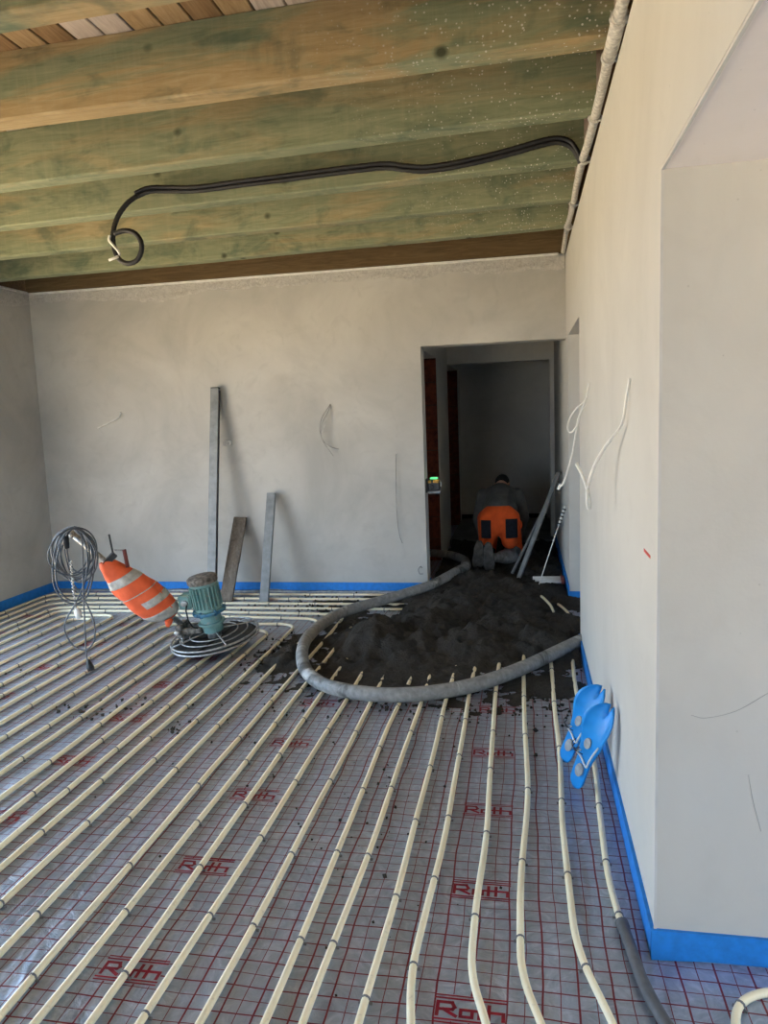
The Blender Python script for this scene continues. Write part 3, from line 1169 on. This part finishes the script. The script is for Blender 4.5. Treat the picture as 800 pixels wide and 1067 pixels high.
def vest_section(t0, t1, off, n=26, m=36, a0=0, a1=2*PI):
    vs, fs = [], []
    for i in range(n+1):
        t = t0+(t1-t0)*i/n
        r = vest_r(t)
        c = Lp(t) - upv*(r*.12)
        full = abs(a1-a0-2*PI) < 1e-5
        for j in range(m+1):
            a = a0+(a1-a0)*j/m
            wr = 1.10 + .075*noise.noise((math.cos(a)*2.2, math.sin(a)*2.2, t*9)) + .05*noise.noise((math.cos(a)*6, math.sin(a)*6, t*16)) + .03*math.sin(a*5+t*20)
            # the ring planes are tilted so the stripes run slanting
            p = c + (sidev*math.cos(a)*.95 + upv*math.sin(a))*(r*wr+off) + hd*(math.sin(a)*r*-.35)
            vs.append(p)
    for i in range(n):
        for j in range(m):
            q = i*(m+1)+j
            fs.append((q, q+1, q+m+2, q+m+1))
    return MB().add(vs, fs)


ve = thing('safety_vest', Lp(.3), 'orange safety vest with pale reflective stripes wrapped round the trowel handle', 'vest')
vb = vest_section(.087, .699, 0, 60).build('cloth', M['orange'], ve, True)
for o, nm in ((vb, 'cloth'),):
    md = o.modifiers.new('thick', 'SOLIDIFY')
    md.thickness = .004
for t0, t1, a0, a1 in ((.11, .195, 0, 2*PI), (.262, .318, .2, 3.5), (.385, .391, 0, 2*PI), (.49, .555, 0, 2*PI)):
    sct = vest_section(t0, t1, .0025, 8, 40, a0, a1).build('reflective_stripe', M['reflect'], ve, True)
    md = sct.modifiers.new('thick', 'SOLIDIFY')
    md.thickness = .002
tail = MB()
tp = Lp(.095)
tail.tube([tp+upv*-.02, tp-upv*.05-hd*.02, tp-upv*.075-hd*.035], [.032, .028, .012], 8)
tail.build('tied_end', M['orange'], ve, True)

# ------------------------------------------------------------------ coiled extension cable on the handle end
ec = thing('extension_cable', HE, 'grey extension cable hung in loops over the end of the trowel handle', 'cable')
rnd = random.Random(5)
pts = []
top = HE+Vector((.095, -.055, .035))
ux = Vector((.93, .37, 0))
uy = Vector((-.37, .93, 0))
loops = 10
for k in range(loops):
    a_ = .080+.060*rnd.random()
    b_ = .155+.12*rnd.random()
    cx = -.03+.05*(rnd.random()-.5)
    yaw = (rnd.random()-.5)*.9
    yo = (k-loops/2)*.009
    lean = (rnd.random()-.5)*.35
    for s in range(12):
        an = PI/2 + 2*PI*s/12
        x = a_*math.cos(an)*(1+.12*math.sin(an*2+k)) + cx
        z = b_*(math.sin(an)-1)
        x += lean*z*.5
        pts.append(top + ux*x*math.cos(yaw) + uy*(yo+x*math.sin(yaw)) + Vector((0, 0, z)))
# long hanging loop and the end that reaches the floor
pts += [top+Vector(p) for p in ((-.02, .0, .0), (.07, -.02, -.12), (.06, -.03, -.32), (-.02, -.05, -.5), (-.10, -.06, -.62), (-.12, -.06, -.70), (-.07, -.06, -.80), (.01, -.05, -.835), (.08, -.05, -.78), (.10, -.05, -.66), (.05, -.05, -.5), (-.07, -.03, -.34), (-.13, -.02, -.2), (-.08, .0, -.06), (.0, .0, .0), (.045, -.02, -.1), (.035, -.04, -.4), (.032, -.06, -.7), (.045, -.09, -.86), (.065, -.10, -.905))]
MB().tube(catmull(pts, 4), .0058, 6).build('cord', M['cable'], ec, True)
e = pts[-1]
pl = MB().tube([e+Vector((-.006, .004, .02)), e, e+Vector((.012, -.006, -.03)), e+Vector((.020, -.010, -.055))], [.009, .016, .024, .022], 10)
pl.build('plug', M['black'], ec, True)
sk = top+Vector((-.035, -.045, -.22))
P = [sk+Vector((.006*math.cos(i*1.1), .006*math.sin(i*1.1), -.0042*i)) for i in range(60)]
MB().tube(P, .0055, 5).build('spiral_sheath', M['reflect'], ec, True)
k0 = P[-1]
MB().tube([k0, k0+Vector((0, 0, -.05)), k0+Vector((.012, 0, -.09))], .006, 6).build('flex', M['reflect'], ec, True)
MB().tube([k0+Vector((.006, 0, -.075)), k0+Vector((.014, 0, -.10)), k0+Vector((.022, 0, -.15))], [.013, .024, .021], 10).build('socket', M['white'], ec, True)
k1 = top+Vector((-.055, -.05, -.10))
MB().tube([k1+Vector((0, 0, .05)), k1, k1+Vector((.005, 0, -.035))], [.022, .022, .014], 8).build('plug', M['black'], ec, True)

# ------------------------------------------------------------------ boards leaning on the back wall
def lean(name, A, B, wd, th, parts, label, cat, group=None):
    """profile from A (floor) to B (top, at the wall); th is measured towards the wall"""
    A, B = Vector(A), Vector(B)
    t = thing(name, A, label, cat, group)
    z = (B-A)
    L = z.length
    z.normalize()
    x = Vector((1, .0, 0))
    x = (x-z*x.dot(z)).normalized()
    y = z.cross(x)
    m = Matrix((x, y, z)).transposed().to_4x4()
    m.translation = A
    for nm, mat, bx in parts(wd, th, L):
        b = MB()
        for q in bx:
            b.rbox(*q, .003, m)
        b.build(nm, mat, t)
    return t


def alu_parts(wd, th, L):
    yield 'profile', M['alu'], [(-wd/2, wd/2, 0, .006, .0, L), (-wd/2, -wd/2+.006, .006, th, .0, L), (-wd/2+.006, wd/2-.006, th-.006, th, 0, L)]
    yield 'edge', M['alu_dark'], [(wd/2-.006, wd/2+.002, .006, th, .004, L-.02)]
    yield 'end_cap', M['alu_dark'], [(-wd/2, wd/2, 0, th, L, L+.008)]


lean('straightedge', (-2.885, 6.33, .004), (-2.862, 6.685, 1.975), .082, .045, alu_parts, 'tall grey aluminium straightedge leaning on the back wall behind the motor', 'straightedge')
lean('straightedge', (-2.365, 6.315, .004), (-2.358, 6.672, .975), .085, .045, lambda a, b, c: list(alu_parts(a, b, c))[:1], 'short grey aluminium profile leaning on the back wall, right of the wooden board', 'straightedge')
lean('wooden_board', (-2.745, 6.34, .004), (-2.70, 6.71, .742), .125, .025, lambda a, b, c: [('plank', M['oldwood'], [(-a/2, a/2, 0, b, 0, c)]), ('split_edge', M['oldwood'], [(a/2-.004, a/2+.006, .004, b-.004, c*.45, c*.97)])],
     'dark weathered short wooden board leaning between the two aluminium profiles', 'board')
sb = thing('wall_box', (-2.775, YB-.03, 1.46), 'small pale plastic bracket on the wall beside the tall straightedge', 'bracket')
MB().rbox(-2.83, -2.745, YB-.045, YB-.001, 1.43, 1.48, .004).build('body', M['paintpipe'], sb)
MB().rbox(-2.755, -2.743, YB-.052, YB-.044, 1.437, 1.473, .002).build('lip', M['white'], sb)

# ------------------------------------------------------------------ wires
def wire(name, P, r, mat, label, cat='wire', extra=None, group=None):
    P = catmull(P, 8)
    t = thing(name, P[0], label, cat, group)
    MB().tube(P, r, 7).build('sheath', mat, t, True)
    for nm, Q, rr, mm in (extra or []):
        MB().tube(catmull(Q, 5), rr, 7).build(nm, mm, t, True)
    return t


W = M['wirewhite']
XW = XR-.004
wire('cable_tail', [(XW, 4.40, 1.80), (XW-.01, 4.41, 1.74), (.345, 4.46, 1.70), (.30, 4.50, 1.655), (.265, 4.52, 1.60), (.25, 4.50, 1.545), (.265, 4.46, 1.52), (.295, 4.42, 1.555), (.31, 4.38, 1.62), (.34, 4.37, 1.69)], .0055, W,
     'white cable curling out of the right wall near the hallway opening', 'cable', [
         ('loose_end', [(.305, 4.43, 1.60), (.29, 4.45, 1.50), (.275, 4.47, 1.40), (.25, 4.5, 1.30), (.225, 4.52, 1.22), (.20, 4.53, 1.195)], .0060, W),
         ('cut_end', [(.208, 4.53, 1.215), (.20, 4.53, 1.195), (.195, 4.53, 1.18)], .009, W)])
wire('cable_tail', [(XW, 2.74, 1.755), (XW-.008, 2.75, 1.70), (.345, 2.80, 1.60), (.325, 2.92, 1.545), (.305, 3.02, 1.50), (.28, 3.1, 1.44), (.262, 3.14, 1.38), (.255, 3.16, 1.33)], .0048, W,
     'long white cable hanging in an arc from the right wall, nearer the camera', 'cable', [
         ('thick_part', [(.322, 2.93, 1.54), (.295, 3.05, 1.475), (.272, 3.12, 1.41), (.258, 3.15, 1.35)], .0068, W),
         ('folded_end', [(.215, 3.25, 1.425), (.232, 3.22, 1.39), (.247, 3.19, 1.35), (.258, 3.17, 1.30), (.264, 3.16, 1.255), (.258, 3.16, 1.245), (.252, 3.16, 1.27), (.252, 3.16, 1.32)], .0068, W)])
MB()
wire('wire_tail', [(-1.762, YB, 1.783), (-1.775, YB-.03, 1.75), (-1.835, YB-.05, 1.66), (-1.862, YB-.05, 1.55), (-1.835, YB-.045, 1.44), (-1.78, YB-.04, 1.35), (-1.745, YB-.04, 1.30)], .0035, M['wiregrey'],
     'looped dusty wires sticking out of the middle of the back wall', 'wire', [
         ('second_wire', [(-1.76, YB, 1.775), (-1.785, YB-.03, 1.70), (-1.845, YB-.06, 1.58), (-1.84, YB-.055, 1.46), (-1.77, YB-.05, 1.39), (-1.69, YB-.05, 1.365)], .0032, M['wiregrey']),
         ('third_wire', [(-1.758, YB, 1.772), (-1.765, YB-.03, 1.70), (-1.80, YB-.05, 1.62), (-1.84, YB-.055, 1.52)], .0028, M['reflect'])])
wire('wire_tail', [(-1.157, YB, 1.296), (-1.160, YB-.022, 1.28), (-1.165, YB-.026, 1.1), (-1.17, YB-.026, .88), (-1.165, YB-.03, .68), (-1.15, YB-.035, .55), (-1.125, YB-.04, .475)], .0035, M['wiregrey'],
     'single thin grey wire hanging straight down beside the hallway opening', 'wire')
wire('wire_tail', [(-3.885, YB, 1.79), (-3.875, YB-.03, 1.755), (-3.90, YB-.05, 1.725), (-3.98, YB-.06, 1.69), (-4.07, YB-.06, 1.655), (-4.11, YB-.06, 1.64)], .006, M['white'],
     'short pale wire end poking out of the left part of the back wall', 'wire')
wire('wire_tail', [(-.955, YB, .235), (-.965, YB-.02, .25), (-.985, YB-.03, .225), (-.975, YB-.03, .185), (-.945, YB-.02, .18)], .004, M['wiregrey'], 'small wire hook low on the back wall beside the opening', 'wire')

# ------------------------------------------------------------------ conduit in the corner of ceiling and right wall
cd = thing('wall_conduit', (.34, 4.3, 2.99), 'pale plaster-splashed conduit running along the top of the right wall', 'conduit')
P = catmull([(.338, .3, 2.985), (.338, 2.0, 2.985), (.340, 2.6, 2.985), (.336, 3.0, 2.980), (.340, 3.5, 2.985), (.338, 4.05, 2.985), (.328, 4.33, 2.982)], 8)
MB().tube(P, .021, 12).build('pipe_section', M['paintpipe'], cd, True)
P = catmull([(.326, 4.36, 2.980), (.328, 4.8, 2.985), (.336, 5.3, 2.985), (.333, 5.9, 2.985), (.338, 6.3, 2.98), (.343, 6.66, 2.965)], 8)
MB().tube(P, .019, 12).build('pipe_section', M['paintpipe'], cd, True)
MB().tube([(.340, 2.83, 2.982), (.338, 3.16, 2.982)], .027, 14).build('coupling', M['paintpipe'], cd, True)
for y in (2.86, 3.15, 3.75, 4.34, 5.2, 5.85):
    c = MB().lathe([(.030, -.010), (.030, .010)], 12, Matrix.Translation((.336, y, 2.982)) @ m_)
    c.rbox(.345, .372, y-.010, y+.010, 2.962, 2.985, .003)
    c.build('clamp', M['paintpipe'], cd)

# black double conduit across the beams
bc = thing('black_cable', (.30, 4.33, 2.97), 'black corrugated cable strung across the beams and ending in a loop', 'cable')
BP = [(.316, 4.34, 2.965), (.300, 4.335, 3.00), (.270, 4.33, 3.045), (.22, 4.33, 3.072), (.165, 4.33, 3.078), (.08, 4.33, 3.067), (-.011, 4.335, 3.052), (-.14, 4.34, 3.033), (-.271, 4.345, 3.018), (-.40, 4.35, 3.008), (-.538, 4.36, 3.008), (-.64, 4.36, 3.025), (-.754, 4.37, 3.05), (-.92, 4.375, 3.052),
      (-1.09, 4.385, 3.052), (-1.35, 4.40, 3.050), (-1.61, 4.41, 3.048), (-1.91, 4.42, 3.043), (-2.10, 4.42, 3.058), (-2.216, 4.40, 3.06), (-2.30, 4.38, 3.03)]
b0 = catmull(BP, 6)
MB().tube(b0, [.0125+.0012*(i % 2) for i in range(len(b0))], 9).build('conduit', M['black'], bc, True)
b1 = [p+Vector((0, -.010, .021)) for p in b0]
MB().tube(b1, [.0115+.0012*(i % 2) for i in range(len(b1))], 9).build('conduit', M['black'], bc, True)
LP_ = [(-2.29, 4.38, 3.037), (-2.347, 4.36, 2.995), (-2.40, 4.345, 2.93), (-2.432, 4.335, 2.86), (-2.445, 4.33, 2.79), (-2.435, 4.325, 2.71), (-2.40, 4.32, 2.655), (-2.345, 4.315, 2.632), (-2.285, 4.31, 2.648), (-2.247, 4.30, 2.70), (-2.247, 4.295, 2.755), (-2.28, 4.29, 2.80), (-2.34, 4.29, 2.818), (-2.41, 4.29, 2.806)]
b2 = catmull(LP_, 6)
MB().tube(b2, [.0145+.0012*(i % 2) for i in range(len(b2))], 9).build('loop', M['black'], bc, True)
MB().tube(catmull([(-2.447, 4.30, 2.80), (-2.45, 4.295, 2.77), (-2.42, 4.29, 2.735), (-2.395, 4.29, 2.705), (-2.385, 4.29, 2.68)], 5), .0085, 7).build('white_wire', W, bc, True)
MB().tube([(-2.40, 4.295, 2.672), (-2.46, 4.29, 2.655)], .0085, 7).build('white_wire', W, bc, True)

# ------------------------------------------------------------------ laser level on the door jamb
ll = thing('laser_level', (-.83, 6.84, .93), 'small laser level with yellow bumpers and green light clamped on the door jamb', 'laser level')
MB().rbox(XD+.002, XD+.018, 6.80, 6.90, .93, 1.06, .003).build('mount', M['alu_dark'], ll)
MB().rbox(-.885, -.765, 6.785, 6.90, .925, .948, .004).build('base', M['greycloth'], ll)
bd = MB().rbox(-.882, -.772, 6.79, 6.895, .95, 1.045, .012).build('body', M['alu_dark'], ll)
MB().lathe([(.024, 0), (.024, .012), (.016, .014)], 14, Matrix.Translation((-.845, 6.79, .985)) @ m_).build('lens', M['black'], bd)
MB().rbox(-.880, -.848, 6.784, 6.83, 1.022, 1.046, .005).build('bumper', M['yellow'], ll)
MB().rbox(-.832, -.778, 6.784, 6.83, 1.024, 1.054, .005).build('bumper', M['yellow'], ll)
MB().rbox(-.862, -.790, 6.80, 6.85, 1.056, 1.074, .006).build('laser_window', M['laser'], ll)
MB().tube([(-.772, 6.80, 1.03), (-.760, 6.79, 1.035), (-.757, 6.79, .99)], .004, 6).build('strap', M['reflect'], ll)

# ------------------------------------------------------------------ tools leaning in the hallway
def bar(name, A, B, wd, th, mat, label, cat, cap=True):
    t = thing(name, A, label, cat)
    d = Vector(B)-Vector(A)
    m = orient(A, d)
    L = d.length
    MB().rbox(-wd/2, wd/2, -th/2, th/2, 0, L, .003, m).build('profile', mat, t)
    if cap:
        MB().rbox(-wd/2-.002, wd/2+.002, -th/2-.002, th/2+.002, L-.012, L+.004, .002, m).build('end_cap', M['alu_dark'], t)
    return t


bar('screed_bar', (-.07, 7.05, .07), (.335, 7.62, 1.03), .045, .022, M['alu'], 'light metal screed bar leaning on the hallway wall beside the worker', 'bar')
bar('screed_bar', (-.135, 7.25, .075), (.335, 8.0, .90), .026, .02, M['alu'], 'thinner metal bar leaning behind the wider screed bar', 'bar')
rd = thing('marking_rod', (.09, 6.60, .08), 'thin white rod with a wrapped pale tip leaning at the hallway corner', 'rod')
MB().tube([(.095, 6.58, .07), (.19, 6.6, .36), (.285, 6.62, .64), (.345, 6.62, .815)], .0045, 6).build('rod', W, rd, True)
wt = MB().tube([(.285, 6.62, .64), (.310, 6.62, .71), (.335, 6.62, .785), (.345, 6.62, .82)], [.011, .014, .014, .012], 8).build('wrapped_tip', M['white'], rd, True)
for k in range(5):
    q = Vector((.292, 6.62, .66)).lerp(Vector((.335, 6.62, .785)), k/4)
    MB().lathe([(.0155, -.006), (.0155, .006)], 8, orient(q, (.3, 0, .95))).build('dark_band', M['black'], wt)
for i, (p0, p1) in enumerate((((.06, 6.93, .10), (.315, 6.93, .105)), ((.08, 6.86, .10), (.315, 6.85, .105)), ((.12, 6.79, .098), (.315, 6.77, .10)))):
    t = thing('feed_pipe', p0, 'white feed pipe with a red end cap beside the blue hall strip, %s of three' % ('farthest', 'middle', 'nearest')[i], 'pipe', 'white feed pipes with red caps')
    MB().tube([p0, p1], .016, 10).build('tube', M['white'], t, True)
    MB().tube([Vector(p1)-Vector((.004, 0, 0)), Vector(p1)+Vector((.03, 0, 0))], .0185, 10).build('red_cap', M['redgrip'], t, True)
for i, P in enumerate(([(.125, 6.34, .075), (.15, 6.2, .085), (.19, 6.0, .085), (.21, 5.9, .06)], [(.26, 6.25, .03), (.28, 6.12, .045), (.315, 5.95, .05), (.33, 5.86, .04)])):
    t = thing('pipe_end', P[0], 'short cream pipe end poking from the screed near the far corner, %s one' % ('left', 'right')[i], 'pipe')
    MB().tube(catmull(P, 5), .0105, 8).build('tube', M['pipe'], t, True)

# ------------------------------------------------------------------ knee boards against the right wall
def knee_board(A, B, side, label):
    A, B = Vector(A), Vector(B)
    t = thing('knee_board', A, label, 'knee board', 'blue knee boards')
    zz_ = (B-A)
    L = zz_.length
    zz_.normalize()
    y = Vector(side)                    # out of the top face
    y = (y-zz_*y.dot(zz_)).normalized()
    x = zz_.cross(y)*-1

    def pt(u, v, h):
        return A + x*u + zz_*v + y*h
    n, m = 30, 12
    tp, bt = [], []
    for i in range(n+1):
        v = i/n
        hw = .036*math.sqrt(max(.02, 1-((.12-v)/.12)**2)) if v < .12 else .036+.034*sstep(.30, .85, v)
        if v > .80:
            hw *= math.sqrt(max(.05, 1-((v-.80)/.215)**2))
        r1, r2 = [], []
        for j in range(m+1):
            s = -1+2*j/m
            dish = .045*s*s*sstep(.5, .95, v)
            curl = .05*max(0, v-.70)**1.5/.164
            notch = .0
            vv = v*L
            if v > .86 and abs(s) < .28:
                vv -= (v-.86)*L*.9*(1-abs(s)/.28)
            h = dish - curl*(.4+.6*abs(s)) + .012*math.sin(v*3)
            r1.append(pt(hw*s, vv, h))
            r2.append(pt(hw*s, vv, h-.010))
        tp.append(r1); bt.append(r2)
    vs = [p for r in tp for p in r] + [p for r in bt for p in r]
    N = (n+1)*(m+1)
    fs = []
    for i in range(n):
        for j in range(m):
            q = i*(m+1)+j
            fs.append((q, q+1, q+m+2, q+m+1))
            fs.append((N+q, N+q+m+1, N+q+m+2, N+q+1))
    for i in range(n):
        for j in (0, m):
            q = i*(m+1)+j
            fs.append((q, q+m+1, N+q+m+1, N+q))
    for i in (0, n):
        for j in range(m):
            q = i*(m+1)+j
            fs.append((q, q+1, N+q+1, N+q))
    MB().add(vs, fs).build('board', M['blue'], t, True)
    # worn foam pads
    for (v0, v1, u0, hwp) in ((.17, .32, 0, .020), (.50, .62, .010, .017)):
        b = MB()
        k = 18
        ring = [(u0+hwp*math.cos(2*PI*i/k), (v0+v1)/2*L+(v1-v0)/2*L*math.sin(2*PI*i/k)) for i in range(k)]
        v_ = [pt(u, v, .016+.004*(v/L)) for u, v in ring] + [pt(u, v, .004) for u, v in ring]
        f__ = [tuple(range(k))] + [(i, (i+1) % k, k+(i+1) % k, k+i) for i in range(k)]
        b.add(v_, f__).build('foam_pad', M['foam'], t)
    # wire loops for the straps
    MB().tube(catmull([pt(-.045, .62*L, .018), pt(-.048, .56*L, .042), pt(-.045, .46*L, .046), pt(-.040, .38*L, .036), pt(-.015, .355*L, .020), pt(.015, .39*L, .018), pt(.030, .43*L, .032), pt(.024, .46*L, .022)], 5), .0042, 6).build('wire_loop', M['white'], t, True)
    for q in range(3):
        MB().tube(catmull([pt(.010+.012*q, .43*L+.008*q, .02), pt(.020+.012*q, .46*L, .045), pt(.038+.010*q, .455*L+.01*q, .05), pt(.050+.006*q, .44*L+.02*q, .03)], 4), .002, 5).build('tie_wire', M['alu_dark'], t, True)
    return t


knee_board((.192, 3.165, .012), (.318, 3.02, .44), (-.6, -.75, .3), 'front blue knee board leaning on the right wall, overlapping the other')
knee_board((.157, 3.41, .012), (.308, 3.27, .425), (-.6, -.75, .3), 'rear blue knee board, partly hidden behind the front one')

# ------------------------------------------------------------------ kneeling worker
pO = Vector((-.265, 7.78, .075))
ps = thing('person', pO, 'worker in orange trousers and grey shirt kneeling with the back turned', 'person')


def Q(x, y, z):
    return pO+Vector((x, y, z))


def limb(b, chain, k=1.0, grow=0.):
    for (p, r), (q, s) in zip(chain, chain[1:]):
        b.caps(Q(*p), r*k+grow, Q(*q), s*k+grow)


legL = [((-.115, .02, .45), .115), ((-.14, .27, .10), .085), ((-.16, -.08, .075), .062), ((-.19, -.25, .12), .044)]
legR = [((.095, .02, .45), .115), ((.14, .27, .10), .085), ((.06, -.12, .075), .062), ((-.05, -.34, .12), .044)]
torso = [((-.01, -.02, .46), .155), ((-.01, .12, .56), .150), ((0, .28, .625), .165), ((0, .40, .655), .150)]
armL = [((-.175, .40, .66), .082), ((-.245, .40, .42), .060), ((-.20, .58, .14), .042), ((-.17, .68, .05), .034)]
armR = [((.175, .40, .66), .082), ((.245, .42, .42), .060), ((.17, .62, .14), .042), ((.13, .72, .05), .034)]
neck = [((0, .46, .70), .060), ((.01, .56, .735), .055)]
body = MB()
for ch in (legL, legR, torso, armL, armR):
    limb(body, ch, .86)
limb(body, neck, 1)
hc = Q(.015, .60, .765)
hm = Euler((math.radians(-62), 0, math.radians(-6))).to_matrix().to_4x4()
body.ell(hc, (.076, .096, .112), 16, hm)
body.ell(hc+(hm.to_3x3() @ Vector((0, .055, -.06))), (.052, .05, .065), 12, hm)
body.ell(hc+(hm.to_3x3() @ Vector((0, .105, -.015))), (.013, .022, .026), 8, hm)     # nose
for s in (-1, 1):
    body.ell(hc+(hm.to_3x3() @ Vector((s*.078, -.01, -.01))), (.011, .022, .032), 8, hm)   # ears
    body.caps(hc+(hm.to_3x3() @ Vector((s*.03, .088, .012))), .012, hc+(hm.to_3x3() @ Vector((s*.045, .080, .012))), .011)
body.caps(hc+(hm.to_3x3() @ Vector((-.022, .090, -.065))), .009, hc+(hm.to_3x3() @ Vector((.022, .090, -.065))), .009)
for arm, sgn in ((armL, 1), (armR, -1)):
    wx, wy, wz = arm[-1][0]
    body.caps(Q(wx, wy, wz), .030, Q(wx+.01*sgn, wy+.075, wz-.012), .026)
    body.caps(Q(wx-.02, wy+.03, wz), .022, Q(wx+.03, wy+.07, wz-.012), .020)
    for f in range(4):
        dx = (-.033+.022*f)
        ln = (.055, .068, .064, .048)[f]
        a = Q(wx+dx+.01*sgn, wy+.075, wz-.008)
        bk = a+Vector((dx*.1, ln*.55, .010))
        body.caps(a, .0105, bk, .0095)
        body.caps(bk, .0095, bk+Vector((0, ln*.45, -.022)), .0085)
    th0 = Q(wx+.03*sgn, wy+.02, wz-.005)
    th1 = th0+Vector((.030*sgn, .035, 0))
    body.caps(th0, .013, th1, .0115)
    body.caps(th1, .0115, th1+Vector((.004*sgn, .032, -.012)), .010)
remesh(body, 'body', M['skin'], ps, .0085, 3, .5)
sh = MB()
limb(sh, torso[1:], 1.03)
sh.caps(Q(-.01, .06, .54), .158, Q(-.01, .14, .565), .155)
sh.ell(Q(0, .36, .645), (.225, .15, .145), 16)
sh.ell(Q(0, .10, .55), (.192, .10, .13), 16)
limb(sh, armL[:3], 1.10)
limb(sh, armR[:3], 1.10)
sh.caps(Q(0, .42, .69), .078, Q(0, .49, .72), .070)
remesh(sh, 'shirt', M['shirt'], ps, .012, 4)
trs = MB()
trs.ell(Q(-.105, -.04, .405), (.125, .135, .175), 16)
trs.ell(Q(.090, -.04, .405), (.130, .135, .175), 16)
trs.ell(Q(-.008, -.01, .50), (.192, .135, .130), 16)
limb(trs, legL[:2], 1.10)
limb(trs, legR[:2], 1.10)
trs.caps(Q(.095, -.06, .32), .105, Q(.10, -.05, .24), .085)
trs.caps(Q(-.115, -.05, .33), .100, Q(-.12, -.04, .27), .085)
trs.ell(Q(-.008, -.055, .44), (.13, .125, .15), 14)
tro = remesh(trs, 'trousers', M['work_orange'], ps, .011, 3)
lo = MB()
limb(lo, legL[1:4], 1.12)
remesh(lo, 'trouser_leg', M['navy'], ps, .012, 3)
lo = MB()
limb(lo, legR[1:4], 1.12)
lo.ell(Q(.07, -.14, .09), (.13, .10, .075), 14)
remesh(lo, 'trouser_leg', M['greycloth'], ps, .012, 3)
# patch pockets pressed on the seat
for x0, x1, z0, z1 in ((-.185, -.085, .285, .475), (.065, .185, .285, .485)):
    vs, fs = [], []
    n = 8
    for k in range(2):
        for i in range(n+1):
            for j in range(n+1):
                x = x0+(x1-x0)*i/n
                z = z0+(z1-z0)*j/n
                cx = -.105 if x < 0 else .09
                yy = -.04-.135*math.sqrt(max(.02, 1-((x-cx)/.140)**2-((z-.405)/.215)**2))
                vs.append(Q(x, yy-.011+.016*k, z))
    N = (n+1)**2
    for i in range(n):
        for j in range(n):
            q = i*(n+1)+j
            fs.append((q, q+1, q+n+2, q+n+1))
            fs.append((N+q, N+q+n+1, N+q+n+2, N+q+1))
    for i in range(n):
        for a, b_ in ((i, i+1), (i*(n+1), (i+1)*(n+1)), (n*(n+1)+i, n*(n+1)+i+1), (i*(n+1)+n, (i+1)*(n+1)+n)):
            fs.append((a, b_, N+b_, N+a))
    pk = MB().add(vs, fs).build('pocket', M['navy'], ps, True)
    pk['label'] = 'dark navy patch pocket'
MB().tube(catmull([Q(.195, -.02, .46), Q(.222, -.04, .43), Q(.222, -.04, .38), Q(.20, -.03, .36)], 4), .007, 6).build('hammer_loop', M['work_orange'], ps, True)
hr = MB()
hr.ell(hc+(hm.to_3x3() @ Vector((0, -.012, .022))), (.082, .096, .104), 18, hm)
remesh(hr, 'hair', M['hair'], ps, .009, 2)
# shoes standing on their toes, soles towards the camera
for ax, ay, tilt in ((-.205, -.375, .10), (-.098, -.475, -.02)):
    m = Matrix.Translation(Q(ax, ay, .150)) @ Matrix.Rotation(tilt, 4, 'Y') @ Matrix.Rotation(math.radians(14), 4, 'X')
    b = MB()
    prf = []
    n = 26
    for i in range(n):
        a = 2*PI*i/n
        z = .150*math.sin(a)
        wv = .054+.012*sstep(-.02, .10, -z) - .006*math.exp(-((z-.02)/.05)**2)
        prf.append((wv*math.copysign(abs(math.cos(a))**.75, math.cos(a)), z))
    vs, fs = [], []
    for k, (yy, sc) in enumerate(((-.016, .96), (-.010, 1.02), (.012, 1.0), (.040, .93), (.075, .72), (.095, .40))):
        vs += [m @ Vector((x*sc, yy, z*(sc if k < 3 else sc*.98) + (0 if k < 3 else .012*(k-2)))) for x, z in prf]
    for k in range(2, 5):
        for i in range(n):
            j = (i+1) % n
            fs.append((k*n+i, k*n+j, (k+1)*n+j, (k+1)*n+i))
    fs.append(tuple(range(5*n, 6*n)))
    fs.append(tuple(range(2*n, 3*n))[::-1])
    so = MB().add(vs, fs).build('shoe', M['shoe'], ps, True)
    fs2 = [tuple(range(n))[::-1]]
    for k in range(2):
        for i in range(n):
            j = (i+1) % n
            fs2.append((k*n+i, k*n+j, (k+1)*n+j, (k+1)*n+i))
    fs2.append(tuple(range(2*n, 3*n)))
    MB().add(vs[:3*n], fs2).build('sole', M['sole'], so)
